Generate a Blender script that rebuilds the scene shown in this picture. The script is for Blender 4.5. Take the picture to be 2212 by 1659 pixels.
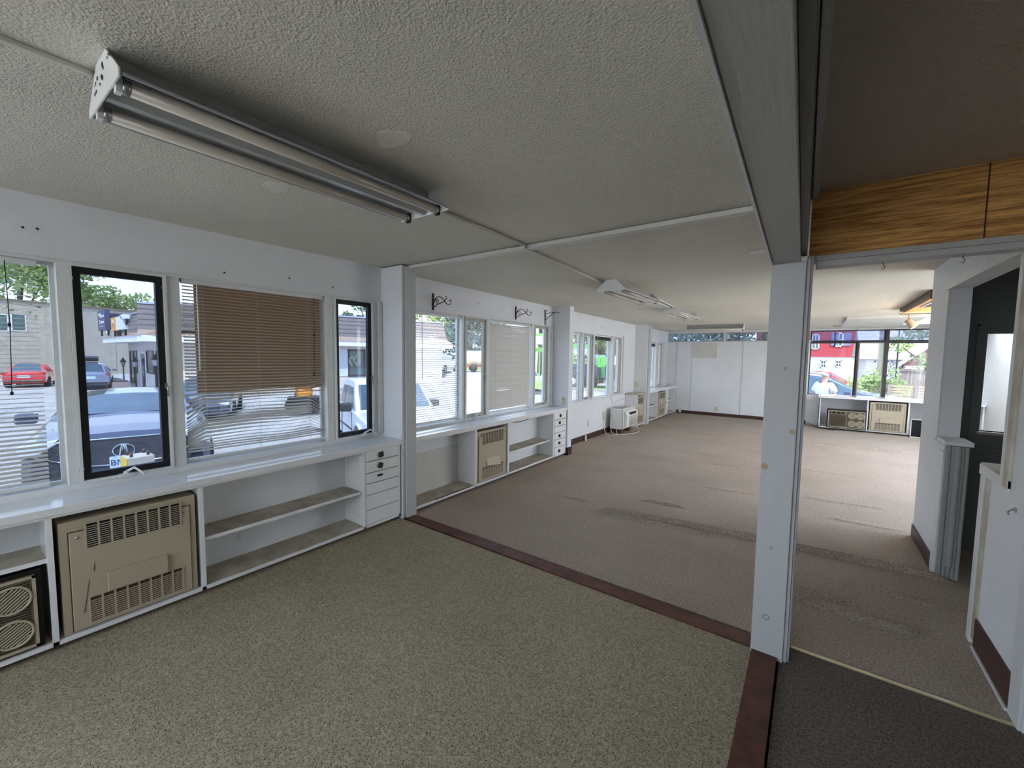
import bpy, math, random
from mathutils import Vector, Matrix
R = math.radians; PI = math.pi
S = bpy.context.scene; COL = S.collection
for o in list(bpy.data.objects): bpy.data.objects.remove(o)

# ---------------------------------------------------------------- camera
H = 1.55; FPX = 895.0; YAW = -0.6277; PIT = 0.0706; ROL = 0.0130
FW = Vector((math.sin(YAW)*math.cos(PIT), math.cos(YAW)*math.cos(PIT), -math.sin(PIT)))
_r = Vector((math.cos(YAW), -math.sin(YAW), 0)); _u = _r.cross(FW)
RT = _r*math.cos(ROL) + _u*math.sin(ROL); UP = -_r*math.sin(ROL) + _u*math.cos(ROL)
EYE = Vector((0, 0, H))
cd = bpy.data.cameras.new('camera'); cam = bpy.data.objects.new('camera', cd); COL.objects.link(cam)
cd.sensor_width = 36; cd.lens = FPX/2212*36; cd.clip_start = 0.05; cd.clip_end = 400
m = Matrix((RT, UP, -FW)).transposed().to_4x4(); m.translation = EYE
cam.matrix_world = m; S.camera = cam

def at(px, py, D):                       # a surveyed point: direction of a sighting, distance along the view
    return EYE + D*(FW + (px-1106)/FPX*RT - (py-829.5)/FPX*UP)

# ---------------------------------------------------------------- sky, sun, exposure
W = bpy.data.worlds.new('sky'); S.world = W; W.use_nodes = True
nt = W.node_tree; nt.nodes.clear()
wo = nt.nodes.new('ShaderNodeOutputWorld'); bg = nt.nodes.new('ShaderNodeBackground')
tc = nt.nodes.new('ShaderNodeTexCoord'); sp = nt.nodes.new('ShaderNodeSeparateXYZ')
rp = nt.nodes.new('ShaderNodeValToRGB')
nt.links.new(tc.outputs['Generated'], sp.inputs[0]); nt.links.new(sp.outputs[2], rp.inputs[0])
nt.links.new(rp.outputs[0], bg.inputs[0]); nt.links.new(bg.outputs[0], wo.inputs[0])
rp.color_ramp.elements[0].color = (.86, .92, 1, 1); rp.color_ramp.elements[1].color = (.50, .68, 1, 1)
rp.color_ramp.elements[0].position = .02; rp.color_ramp.elements[1].position = .7
bg.inputs[1].default_value = 1.35
sl = bpy.data.lights.new('sun', 'SUN'); sun = bpy.data.objects.new('sun', sl); COL.objects.link(sun)
sl.energy = 3.0; sl.angle = R(1.5); sl.color = (1, .95, .86)
sun.rotation_euler = Vector((.62, -.42, 1.15)).to_track_quat('Z', 'Y').to_euler()
S.view_settings.view_transform = 'Standard'; S.view_settings.look = 'None'
S.view_settings.exposure = 2.32; S.view_settings.gamma = 1; S.view_settings.use_curve_mapping = False

# ---------------------------------------------------------------- helpers
def lin(c):
    return tuple(((v/255)/12.92 if v/255 <= .04045 else ((v/255+.055)/1.055)**2.4) for v in c) + (1,)
class N:                                  # tiny node helper
    def __init__(s, name):
        s.m = bpy.data.materials.new(name); s.m.use_nodes = True; s.t = s.m.node_tree
        s.b = s.t.nodes['Principled BSDF']; s.tc = None
    def n(s, t, **k):
        x = s.t.nodes.new('ShaderNode'+t)
        for a, v in k.items():
            if a in x.inputs: x.inputs[a].default_value = v
            else: setattr(x, a, v)
        return x
    def l(s, a, b): s.t.links.new(a, b)
    def co(s, scale=(1, 1, 1), kind='Object'):
        t = s.n('TexCoord'); mp = s.n('Mapping'); mp.inputs['Scale'].default_value = scale
        s.l(t.outputs[kind], mp.inputs[0]); return mp.outputs[0]
def mat(name, rgb, rough=.6, metal=0, spec=.4, var=0, vscale=6, bump=0, bscale=60, stretch=(1, 1, 1), dark=None, clear=0, emit=None):
    q = N(name); c = lin(rgb); b = q.b
    b.inputs['Roughness'].default_value = rough; b.inputs['Metallic'].default_value = metal
    b.inputs['Specular IOR Level'].default_value = spec; b.inputs['Coat Weight'].default_value = clear
    b.inputs['Base Color'].default_value = c
    if var or dark:
        v = q.co(stretch); no = q.n('TexNoise', Scale=vscale, Detail=5, Roughness=.6); q.l(v, no.inputs['Vector'])
        ra = q.n('ValToRGB'); q.l(no.outputs[0], ra.inputs[0]); q.l(ra.outputs[0], b.inputs['Base Color'])
        d = lin(dark) if dark else tuple(x*(1-var) for x in c[:3])+(1,)
        ra.color_ramp.elements[0].position = .32; ra.color_ramp.elements[0].color = d
        ra.color_ramp.elements[1].position = .66; ra.color_ramp.elements[1].color = c
    else:                                 # faint surface mottling keeps it procedural
        v = q.co(stretch); no = q.n('TexNoise', Scale=vscale, Detail=3); q.l(v, no.inputs['Vector'])
        mr = q.n('MapRange'); q.l(no.outputs[0], mr.inputs[0])
        mr.inputs[3].default_value = max(0, rough-.06); mr.inputs[4].default_value = min(1, rough+.06)
        q.l(mr.outputs[0], b.inputs['Roughness'])
    if bump:
        v2 = q.co(stretch); n2 = q.n('TexNoise', Scale=bscale, Detail=4); q.l(v2, n2.inputs['Vector'])
        bu = q.n('Bump', Strength=bump, Distance=.01); q.l(n2.outputs[0], bu.inputs['Height']); q.l(bu.outputs[0], b.inputs['Normal'])
    if emit: b.inputs['Emission Color'].default_value = lin(emit[0]); b.inputs['Emission Strength'].default_value = emit[1]
    return q.m
def glass_mat(name, tint=(.97, .98, 1), refl=.08, rough=.02, dust=0):
    q = N(name); t = q.t; t.nodes.remove(q.b)
    o = t.nodes['Material Output']; tr = q.n('BsdfTransparent', Color=tint+(1,)); g = q.n('BsdfGlossy', Roughness=rough)
    lw = q.n('LayerWeight', Blend=.25); mr = q.n('MapRange'); q.l(lw.outputs['Fresnel'], mr.inputs[0])
    mr.inputs[3].default_value = refl*.4; mr.inputs[4].default_value = min(1, refl*5)
    mx = q.n('MixShader'); q.l(mr.outputs[0], mx.inputs[0]); q.l(tr.outputs[0], mx.inputs[1]); q.l(g.outputs[0], mx.inputs[2])
    out = mx.outputs[0]
    if dust:
        d = q.n('BsdfDiffuse', Color=(.8, .82, .85, 1)); no = q.n('TexNoise', Scale=9, Detail=6); q.l(q.co(), no.inputs['Vector'])
        m2 = q.n('MapRange'); q.l(no.outputs[0], m2.inputs[0]); m2.inputs[3].default_value = dust*.3; m2.inputs[4].default_value = dust*1.7
        m3 = q.n('MixShader'); q.l(m2.outputs[0], m3.inputs[0]); q.l(out, m3.inputs[1]); q.l(d.outputs[0], m3.inputs[2]); out = m3.outputs[0]
    q.l(out, o.inputs[0]); return q.m

class MB:
    def __init__(s): s.v = []; s.f = []; s.sm = []
    def add(s, vs, fs, smooth=False):
        k = len(s.v); s.v += [tuple(p) for p in vs]; s.f += [tuple(i+k for i in f) for f in fs]; s.sm += [smooth]*len(fs); return s
    def box(s, x0, x1, y0, y1, z0, z1, M=None):
        x0, x1 = sorted((x0, x1)); y0, y1 = sorted((y0, y1)); z0, z1 = sorted((z0, z1))
        p = [Vector(q) for q in ((x0, y0, z0), (x1, y0, z0), (x1, y1, z0), (x0, y1, z0), (x0, y0, z1), (x1, y0, z1), (x1, y1, z1), (x0, y1, z1))]
        if M is not None: p = [M @ q for q in p]
        return s.add(p, ((0, 3, 2, 1), (4, 5, 6, 7), (0, 1, 5, 4), (1, 2, 6, 5), (2, 3, 7, 6), (3, 0, 4, 7)))
    def prism(s, poly, a0, a1, axis='y', smooth=False):  # poly in the two other axes, extruded along axis
        n = len(poly)
        def P(u, v, a): return {'x': (a, u, v), 'y': (u, a, v), 'z': (u, v, a)}[axis]
        vs = [P(u, v, a0) for u, v in poly]+[P(u, v, a1) for u, v in poly]
        fs = [(i, (i+1) % n, n+(i+1) % n, n+i) for i in range(n)]
        s.add(vs, fs, smooth); k = len(s.v)-2*n
        s.f += [tuple(k+i for i in range(n))[::-1], tuple(k+n+i for i in range(n))]; s.sm += [False, False]; return s
    def tube(s, pts, r, n=8, closed=False):
        pts = [Vector(p) for p in pts]; rs = r if isinstance(r, (list, tuple)) else [r]*len(pts); vs = []; fs = []
        up = Vector((0, 0, 1))
        for i, p in enumerate(pts):
            a = pts[max(i-1, 0)]; b = pts[min(i+1, len(pts)-1)]; d = (b-a).normalized()
            if abs(d.dot(up)) > .95: e = d.cross(Vector((1, 0, 0))).normalized()
            else: e = d.cross(up).normalized()
            g = d.cross(e)
            vs += [p+rs[i]*(math.cos(2*PI*k/n)*e+math.sin(2*PI*k/n)*g) for k in range(n)]
        for i in range(len(pts)-1):
            fs += [(i*n+k, i*n+(k+1) % n, (i+1)*n+(k+1) % n, (i+1)*n+k) for k in range(n)]
        s.add(vs, fs, True); k0 = len(s.v)-len(vs)
        s.f += [tuple(k0+k for k in range(n))[::-1], tuple(k0+len(vs)-n+k for k in range(n))]; s.sm += [False, False]; return s
    def lathe(s, prof, c=(0, 0, 0), axis=(0, 0, 1), n=24):
        ax = Vector(axis).normalized(); e = ax.orthogonal().normalized(); g = ax.cross(e); c = Vector(c); vs = []; fs = []
        for r, h in prof: vs += [c+ax*h+r*(math.cos(2*PI*k/n)*e+math.sin(2*PI*k/n)*g) for k in range(n)]
        for i in range(len(prof)-1): fs += [(i*n+k, i*n+(k+1) % n, (i+1)*n+(k+1) % n, (i+1)*n+k) for k in range(n)]
        return s.add(vs, fs, True)
    def quad(s, *p): return s.add(p, (tuple(range(len(p))),))
    def build(s, name, m_, parent=None, bevel=0, **tagk):
        me = bpy.data.meshes.new(name); me.from_pydata(s.v, [], s.f); me.update()
        me.polygons.foreach_set('use_smooth', s.sm); me.materials.append(m_)
        o = bpy.data.objects.new(name, me); COL.objects.link(o); o.parent = parent
        if bevel:
            b = o.modifiers.new('bevel', 'BEVEL'); b.width = bevel; b.segments = 2; b.limit_method = 'ANGLE'
        for k, v in tagk.items(): o[k] = v
        return o
def struct(name, mb, m_, bevel=0, parent=None):
    o = mb.build(name, m_, parent, bevel)
    if parent is None: o['kind'] = 'structure'
    return o
def thing(name, label, cat, loc=(0, 0, 0), rz=0, group=None):
    o = bpy.data.objects.new(name, None); COL.objects.link(o); o.empty_display_size = .1
    o.location = loc; o.rotation_euler = (0, 0, rz); o['label'] = label; o['category'] = cat
    if group: o['group'] = group
    return o
def dup(root, loc, rz=None, label=None, group=None, scale=None):
    def cp(o, p):
        c = o.copy(); COL.objects.link(c)
        if p: c.parent = p
        for ch in [x for x in KIDS.get(o.name, ())]: cp(ch, c)
        return c
    KIDS = {}
    for o in bpy.data.objects:
        if o.parent: KIDS.setdefault(o.parent.name, []).append(o)
    r = cp(root, None); r.location = loc
    if rz is not None: r.rotation_euler = (0, 0, rz)
    if label: r['label'] = label
    if group: r['group'] = group
    if scale: r.scale = (scale,)*3 if not isinstance(scale, tuple) else scale
    return r
def text_mesh(name, body, size, m_, parent, M, align='CENTER', depth=.002, shear=0):
    cu = bpy.data.curves.new(name, 'FONT'); cu.body = body; cu.size = size; cu.align_x = align; cu.align_y = 'CENTER'
    cu.extrude = depth; cu.shear = shear
    t = bpy.data.objects.new(name, cu); COL.objects.link(t)
    dg = bpy.context.evaluated_depsgraph_get(); dg.update()
    me = bpy.data.meshes.new_from_object(t.evaluated_get(dg)); COL.objects.unlink(t); bpy.data.objects.remove(t)
    me.materials.clear(); me.materials.append(m_)
    o = bpy.data.objects.new(name, me); COL.objects.link(o); o.parent = parent; o.matrix_local = M; return o
LW = PI/2                                  # things on the long window wall face +X

# ---------------------------------------------------------------- materials
M_wall = mat('wall_paint', (222, 224, 226), .55, var=.07, vscale=2.2, bump=.12, bscale=180)
M_wallw = mat('wall_paint_warm', (216, 213, 205), .6, var=.08, vscale=2, bump=.12, bscale=160)
M_trim = mat('trim_paint', (214, 216, 214), .35, var=.08, vscale=14)
M_grim = mat('grimy_paint', (196, 190, 174), .5, dark=(150, 138, 112), vscale=5)
M_beam = mat('beam_paint', (178, 178, 172), .5, var=.06, vscale=3, bump=.25, bscale=90, stretch=(1, .12, 1))
M_post = mat('post_paint', (184, 186, 186), .5, var=.06, vscale=5, stretch=(1, 1, .15), bump=.15, bscale=70)
M_brown = mat('brown_vinyl_base', (74, 46, 38), .45, var=.25)
M_lam = mat('white_laminate', (228, 229, 228), .12, spec=.8, var=.05, vscale=3)
M_lamg = mat('cream_laminate', (206, 205, 196), .45, var=.10, vscale=4)
M_shelf = mat('dusty_shelf', (190, 180, 162), .7, dark=(150, 140, 122), vscale=7)
M_black = mat('black_paint', (18, 18, 20), .4)
M_blackr = mat('black_rubber', (24, 24, 26), .75)
M_iron = mat('wrought_iron', (22, 20, 20), .5, bump=.2)
M_tan = mat('tan_enamel', (178, 166, 142), .42, var=.06, vscale=3)
M_taupe = mat('taupe_enamel', (120, 106, 82), .45, var=.1)
M_dark = mat('dark_cavity', (16, 16, 20), .8)
M_white = mat('white_enamel', (226, 227, 222), .3)
M_sash = mat('black_sash', (26, 27, 30), .5, var=.3, vscale=30)
M_sashg = mat('grey_sash', (178, 172, 158), .5, var=.15, vscale=20)
M_metal = mat('steel', (170, 170, 168), .3, metal=.9)
M_slat = mat('blind_slat', (205, 200, 190), .45, var=.05)
M_slatw = mat('white_blind_slat', (220, 220, 216), .45, var=.04)
M_card = mat('brown_cardboard', (176, 140, 104), .8, var=.10, vscale=4)
M_ivory = mat('ivory_plastic', (206, 200, 176), .4)
M_wood = mat('cherry_board', (104, 60, 44), .5, dark=(62, 34, 26), vscale=9, stretch=(1, 1, 1), bump=.2)
M_glass = glass_mat('window_glass', tint=(.48, .51, .54), dust=.02)  # grey tint dims the outdoor view against the darker room
M_glassc = glass_mat('clear_window_glass', tint=(.74, .76, .78), dust=.02)  # weaker dimming tint for the brighter bays
M_glassd = glass_mat('dusty_glass', tint=(.46, .50, .56), dust=.06)  # light dust over the same dimming tint
M_glasst = glass_mat('tinted_transom_glass', tint=(.46, .50, .68), refl=.12, dust=.10)

def ceiling_mat(name, rgb, scale, strength):
    q = N(name); q.b.inputs['Roughness'].default_value = .9; q.b.inputs['Specular IOR Level'].default_value = .1
    v = q.co(); a = q.n('TexNoise', Scale=scale, Detail=3, Roughness=.55, Distortion=.6); q.l(v, a.inputs['Vector'])
    w = q.n('TexVoronoi', Scale=scale*.55, feature='SMOOTH_F1'); q.l(v, w.inputs['Vector'])
    ad = q.n('Math', operation='ADD'); q.l(a.outputs[0], ad.inputs[0]); q.l(w.outputs[0], ad.inputs[1])
    bu = q.n('Bump', Strength=strength, Distance=.012); q.l(ad.outputs[0], bu.inputs['Height']); q.l(bu.outputs[0], q.b.inputs['Normal'])
    c = q.n('TexNoise', Scale=.9, Detail=4); q.l(v, c.inputs['Vector']); ra = q.n('ValToRGB'); q.l(c.outputs[0], ra.inputs[0])
    k = lin(rgb); ra.color_ramp.elements[0].position = .3; ra.color_ramp.elements[1].position = .7
    ra.color_ramp.elements[0].color = tuple(x*.9 for x in k[:3])+(1,); ra.color_ramp.elements[1].color = k
    q.l(ra.outputs[0], q.b.inputs['Base Color']); return q.m
M_ceil = ceiling_mat('stucco_ceiling', (232, 227, 212), 250, .75)
M_ceil2 = ceiling_mat('stucco_ceiling_warm', (204, 190, 172), 200, .8)

def carpet_mat(name, ca, cb, fleck, fl_amt, scale=230):
    q = N(name); q.b.inputs['Roughness'].default_value = .97; q.b.inputs['Specular IOR Level'].default_value = .05
    v = q.co(); a = q.n('TexNoise', Scale=scale, Detail=2); q.l(v, a.inputs['Vector'])
    a2 = q.n('TexNoise', Scale=85, Detail=4, Roughness=.8); q.l(v, a2.inputs['Vector'])
    big = q.n('TexNoise', Scale=1.3, Detail=3); q.l(v, big.inputs['Vector'])
    mx = q.n('MixRGB'); mx.inputs[1].default_value = lin(ca); mx.inputs[2].default_value = lin(cb)
    mr = q.n('MapRange'); mr.inputs[1].default_value = .36; mr.inputs[2].default_value = .64; q.l(a2.outputs[0], mr.inputs[0]); q.l(mr.outputs[0], mx.inputs[0])
    fr = q.n('MapRange'); fr.inputs[1].default_value = fl_amt; fr.inputs[2].default_value = fl_amt+.035
    q.l(a.outputs[0], fr.inputs[0]); m2 = q.n('MixRGB'); q.l(fr.outputs[0], m2.inputs[0]); q.l(mx.outputs[0], m2.inputs[1]); m2.inputs[2].default_value = lin(fleck)
    hs = q.n('HueSaturation'); q.l(m2.outputs[0], hs.inputs['Color']); bm = q.n('MapRange'); q.l(big.outputs[0], bm.inputs[0])
    bm.inputs[3].default_value = .82; bm.inputs[4].default_value = 1.18; q.l(bm.outputs[0], hs.inputs['Value']); q.l(hs.outputs[0], q.b.inputs['Base Color'])
    bn = q.n('TexNoise', Scale=scale*.5, Detail=4, Roughness=.8); q.l(v, bn.inputs['Vector'])
    bu = q.n('Bump', Strength=.9, Distance=.012); q.l(bn.outputs[0], bu.inputs['Height']); q.l(bu.outputs[0], q.b.inputs['Normal']); return q.m
M_carpL = carpet_mat('sage_tan_berber_carpet', (200, 188, 162), (148, 136, 110), (70, 56, 42), .60, 200)
M_carpF = carpet_mat('brown_grey_carpet', (206, 190, 174), (150, 134, 118), (84, 70, 60), .62, 190)
M_carpR = carpet_mat('dark_grey_carpet', (136, 126, 116), (88, 80, 74), (56, 50, 46), .62, 170)
def wood_mat():
    q = N('grasscloth_panel'); v = q.co((1.4, 1, 34)); a = q.n('TexNoise', Scale=2.6, Detail=9, Roughness=.78); q.l(v, a.inputs['Vector'])
    ra = q.n('ValToRGB'); q.l(a.outputs[0], ra.inputs[0]); e = ra.color_ramp.elements
    e[0].position = .38; e[0].color = lin((150, 92, 38)); e[1].position = .6; e[1].color = lin((246, 190, 112))
    q.l(ra.outputs[0], q.b.inputs['Base Color']); q.b.inputs['Roughness'].default_value = .7
    bu = q.n('Bump', Strength=.4, Distance=.004); q.l(a.outputs[0], bu.inputs['Height']); q.l(bu.outputs[0], q.b.inputs['Normal']); return q.m
M_valance = wood_mat()

# ================================================================ THE ROOM
XW = -3.33; XO = -3.45
def zc(y): return 2.33-(y-2.6)*.0100
# floor slabs
def height_carpet(x, y):
    h = 0
    for pts, a, s in WR:
        if y < pts[0][1]-.3 and y < pts[-1][1]-.3 or y > max(pts[0][1], pts[-1][1])+.3: continue
        for (x0, y0), (x1, y1) in zip(pts[:-1], pts[1:]):
            dx, dy = x1-x0, y1-y0; L2 = dx*dx+dy*dy; t = max(0, min(1, ((x-x0)*dx+(y-y0)*dy)/L2))
            oy = y-y0-t*dy; d2 = (x-x0-t*dx)**2+oy**2; w = s*(.42 if oy < 0 else 1.3)*(1 if 0 < t < 1 else 1.5)
            if d2 < 9*w*w: h = max(h, a*math.exp(-d2/(2*w*w)))
    return h
WR = [([(-1.60, 3.83), (-1.12, 3.92), (-.72, 3.985), (-.3, 4.01), (.35, 4.06), (.78, 4.08)], .046, .019), ([(-.5, 4.09), (.0, 4.12), (.45, 4.15)], .016, .016),
      ([(-1.5, 3.78), (-1.1, 3.83), (-.7, 3.86)], .022, .022),
      ([(-2.05, 3.94), (-1.9, 3.97)], .018, .025), ([(-1.32, 4.38), (-1.08, 4.40)], .026, .022),
      ([(-.1, 9.2), (1.5, 9.23)], .05, .035), ([(.0, 3.17), (.25, 3.15), (.5, 3.17)], .028, .03),
      ([(.02, 3.33), (.2, 3.3)], .02, .025), ([(-1.03, 6.5), (-.64, 6.66)], .024, .03),
      ([(-1.3, 7.1), (-.8, 7.15)], .010, .04), ([(-2.4, 8.8), (-1.8, 8.95)], .01, .05), ([(.1, 5.6), (.55, 5.65)], .012, .035),
      ([(.3, 5.0), (.7, 5.02)], .012, .03), ([(.1, 7.0), (.6, 7.02)], .01, .04), ([(-.9, 5.3), (-.5, 5.34)], .01, .03), ([(.5, 3.6), (.72, 3.62)], .012, .03)]
def carpet(name, m_, x0, x1, y0, y1, z, nx, ny, hf=None):
    b = MB(); vs = []; fs = []
    for j in range(ny+1):
        for i in range(nx+1):
            x = x0+(x1-x0)*i/nx; y = y0+(y1-y0)*j/ny; vs.append((x, y, z+(hf(x, y) if hf else 0)))
    for j in range(ny):
        for i in range(nx): a = j*(nx+1)+i; fs.append((a, a+1, a+nx+2, a+nx+1))
    b.add(vs, fs, True)
    for (ax, ay, bx, by) in ((x0, y0, x1, y0), (x1, y0, x1, y1), (x1, y1, x0, y1), (x0, y1, x0, y0)):
        b.add([(ax, ay, z), (bx, by, z), (bx, by, -.06), (ax, ay, -.06)], [(0, 1, 2, 3)])
    return struct(name, b, m_)
carpet('floor', M_carpL, XW-.05, -.185, -2.6, 2.47, .004, 2, 2)
carpet('floor', M_carpF, XW-.05, 2.7, 2.62, 12.05, 0, 110, 1150, height_carpet)
carpet('floor', M_carpR, -.064, 2.7, -2.6, 2.60, 0, 2, 2)
struct('floor', MB().box(-3.5, 2.8, -2.7, 12.2, -.9, -.055), M_dark)
# worn cherry boards in the carpet gap (a lost partition)
trimN = [0]
def trim(mb, m_, bevel=.002):
    trimN[0] += 1; return struct('trim_%d' % trimN[0], mb, m_, bevel)
def board(pts, z0, z1, m_): return trim(MB().prism(pts, z0, z1, 'z'), m_)
board([(-3.06, 2.485), (-.19, 2.475), (-.19, 2.585), (-3.06, 2.60)], -.05, .012, M_wood)
board([(-.172, -1.0), (-.060, -1.0), (-.075, 2.44), (-.187, 2.44)], -.05, .022, M_wood)
trim(MB().box(-.02, .78, 2.605, 2.622, -.04, .006), mat('brass_edge_strip', (200, 190, 150), .35, metal=.4))
# ceilings
b = MB().box(XO-.1, -.02, -.75, 2.56, 2.35, 2.55).box(XO-.1, -.02, -2.7, -2.5, 2.35, 2.55).box(XO-.1, -3.2, -2.5, -.75, 2.35, 2.55).box(-.25, -.02, -2.5, -.75, 2.35, 2.55).box(-1.8, -1.65, -2.5, -.75, 2.35, 2.55)
struct('ceiling', b, M_ceil)
b = MB(); b.prism([(2.56, 2.332), (12.3, zc(12.3)), (12.3, 2.55), (2.56, 2.55)], XO-.1, 1.38, 'x').prism([(2.56, 2.332), (12.3, zc(12.3)), (12.3, 2.55), (2.56, 2.55)], 2.62, 2.8, 'x')
SKY = ((5.05, 7.1), (7.2, 9.1), (9.2, 11.2)); ys = 2.56  # ceiling holes cut for the added skylights
for y0, y1 in SKY+((12.3, 12.3),): b.prism([(ys, zc(ys)+.002), (y0, zc(y0)+.002), (y0, 2.55), (ys, 2.55)], 1.38, 2.62, 'x'); ys = y1
struct('ceiling', b, M_ceil)
q = N('frosted_skylight'); tl = q.n('BsdfTranslucent', Color=(.92, .94, .96, 1)); q.l(tl.outputs[0], q.t.nodes['Material Output'].inputs[0]); M_sky = q.m  # out-of-view skylight panels, added to brighten the rooms
struct('skylight', MB().box(-1.65, -.25, -2.5, -.75, 2.50, 2.51), M_sky)
struct('ceiling', MB().box(-1.65, -.9, -2.5, -.75, 2.35, 2.49), M_ceil)
struct('ceiling', MB().box(-3.2, -1.8, -2.5, -.75, 2.35, 2.55), M_ceil)
for i, (y0, y1) in enumerate(SKY): struct('skylight', MB().box(1.38, 2.62, y0, y1, 2.50, 2.51), M_sky)
struct('ceiling', MB().box(-.02, 2.8, -2.7, 2.56, 2.352, 2.55), M_ceil2)
# battens
trim(MB().box(-3.02, -.2, 2.535, 2.60, 2.318, 2.345), M_lamg)
# window wall
BAYS = [(-2.3, -.78, .79, 2.02), (-.70, 2.40, .79, 2.02), (2.63, 5.55, .775, 1.995), (5.86, 8.56, .745, 1.95), (9.75, 11.50, .76, 1.91)]  # first bay is out of view, an opening added for more daylight
b = MB(); ys = -2.7
for (y0, y1, z0, z1) in BAYS:
    xo = -3.42 if y0 < 5 else XO
    b.box(xo, XW, ys, y0, -.9, 2.5); b.box(xo, XW, y0, y1, -.9, z0); b.box(xo, XW, y0, y1, z1, 2.5); ys = y1
b.box(XO, XW, ys, 12.1, -.9, 2.5)
struct('wall_left', b, M_wall)
# piers that stand out from it
struct('wall_left', MB().box(XW, -3.035, 2.47, 2.60, -.02, 2.34), M_wall)
struct('trim_40', MB().box(-3.03, -3.008, 2.500, 2.612, .004, 2.333), M_post, .002)
struct('wall_left', MB().box(XW, -3.03, 5.655, 5.78, -.02, 2.31), M_wall)
struct('wall_left', MB().box(XW, -3.04, 9.37, 9.50, -.02, 2.27), M_wall)
struct('trim_41', MB().box(-3.04, -3.01, 9.40, 9.55, .0, 2.262), M_post, .002)
# end wall with high lights and the wide window on the right
b = MB(); YE = 12.0
b.box(XO, -.08, YE, YE+.15, -.9, 1.965); b.box(-.08, 2.8, YE, YE+.15, -.9, .70)
b.box(XO, 2.8, YE, YE+.15, 2.20, 2.5); b.box(XO, -3.36, YE, YE+.15, 1.9, 2.3)
struct('wall_end', b, M_wall)
# right hand walls
b = MB(); x0, x1 = .785, .895
b.box(x0, x1, 2.58, 3.32, -.02, .93); b.box(x0, x1, 2.58, 3.04, .93, 2.07); b.box(x0, x1, 2.58, 4.97, 2.07, 2.4)
b.box(x0, x1, 4.13, 4.97, -.02, .93); b.box(x0, x1, 4.36, 4.97, .93, 2.07)
struct('wall_right', b, M_wall)
M_darkwall = mat('charcoal_green_paint', (104, 108, 106), .6, var=.1)
b = MB(); b.box(.895, 1.105, 4.88, 4.97, -.02, 2.4).box(1.265, 2.7, 4.88, 4.97, -.02, 2.4).box(1.105, 1.265, 4.88, 4.97, -.02, .985).box(1.105, 1.265, 4.88, 4.97, 1.765, 2.4)
struct('wall_right', b, M_darkwall)
b = MB(); b.box(1.045, 1.06, 4.868, 4.88, .85, 1.84).box(1.045, 1.32, 4.868, 4.88, 1.825, 1.84).box(1.03, 1.35, 4.865, 4.88, .80, .815)
trim(b, M_darkwall, 0)
trim(MB().box(1.09, 1.27, 4.86, 4.99, .965, .985), M_grim)
# unseen outer wall at far right; its window openings are added for daylight
b = MB(); b.box(2.65, 2.8, -2.7, 12.2, -.9, .1).box(2.65, 2.8, -2.7, 12.2, 2.15, 2.5)
for y0, y1 in ((-2.7, 5.1), (7.1, 7.3), (9.2, 12.2)): b.box(2.65, 2.8, y0, y1, .1, 2.15)
struct('wall_right', b, M_wallw)
b = MB(); b.box(XO, 2.8, -2.8, -2.7, -.9, .75).box(XO, 2.8, -2.8, -2.7, 2.25, 2.5)
for x0, x1 in ((XO, -3.3), (-1.6, -1.5), (-.1, 2.8)): b.box(x0, x1, -2.8, -2.7, .1, 2.25)  # gaps between these are openings added to let daylight in from behind
struct('wall_back', b, M_wallw)
# opening trims of the right wall
def rcas(y0, y1, z0, z1, m_=None, t=.012): trim(MB().box(.785-t, .785, y0, y1, z0, z1), m_ or M_trim)
rcas(4.36, 4.47, .96, 2.065); rcas(3.0, 4.47, 2.07, 2.14); rcas(4.13, 4.47, .908, .955)
rcas(4.13, 4.245, 0, .905); rcas(2.94, 3.35, .93, .985); rcas(3.262, 3.322, .0, .93)
rcas(3.205, 3.262, .03, .925, M_grim, .008); rcas(3.0, 3.05, .985, 2.07); rcas(2.94, 3.0, .945, 2.1, M_grim, .014)
rcas(2.585, 2.70, .0, 2.33); rcas(2.70, 3.205, .0, .012, M_trim, .02)
trim(MB().box(.775, .92, 4.12, 4.36, .955, .985), M_trim, .004)
trim(MB().box(.775, .92, 3.04, 3.34, .965, .995), M_grim, .004)
trim(MB().box(.785, .895, 3.32, 3.332, 0, .95), M_post, .002)
b = MB()
for k in range(5): b.box(.79+k*.022, .807+k*.022, 4.108, 4.13, .01, .955)
b.box(.785, .9, 4.118, 4.13, .01, .955); b.lathe([(.018, .1), (.018, .955)], (.845, 4.11, 0), n=12)
trim(b, mat('fluted_trim', (150, 152, 150), .5), .002)
struct('baseboard_right', MB().box(.775, .785, 4.245, 4.97, 0, .11).box(.775, .785, 2.70, 3.205, .012, .165), M_brown)
struct('baseboard_end', MB().box(-3.03, .16, 11.988, 12.0, 0, .085), M_brown)
struct('baseboard_left', MB().box(XW, XW+.01, 5.79, 9.37, 0, .10).box(-3.2, -3.02, 5.645, 5.655, 0, .12).box(-3.03, -3.02, 5.645, 5.79, 0, .12), M_brown)
# partition head: wood panel above, double trim below
struct('wall_header', MB().box(-.045, 2.7, 2.535, 2.60, 2.045, 2.352), M_valance)
trim(MB().box(.535, .539, 2.532, 2.536, 2.05, 2.35), M_brown, 0)
trim(MB().box(-.045, 2.7, 2.515, 2.61, 2.022, 2.047), M_beam); trim(MB().box(-.015, 2.7, 2.525, 2.61, 1.995, 2.022), M_beam)
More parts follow.
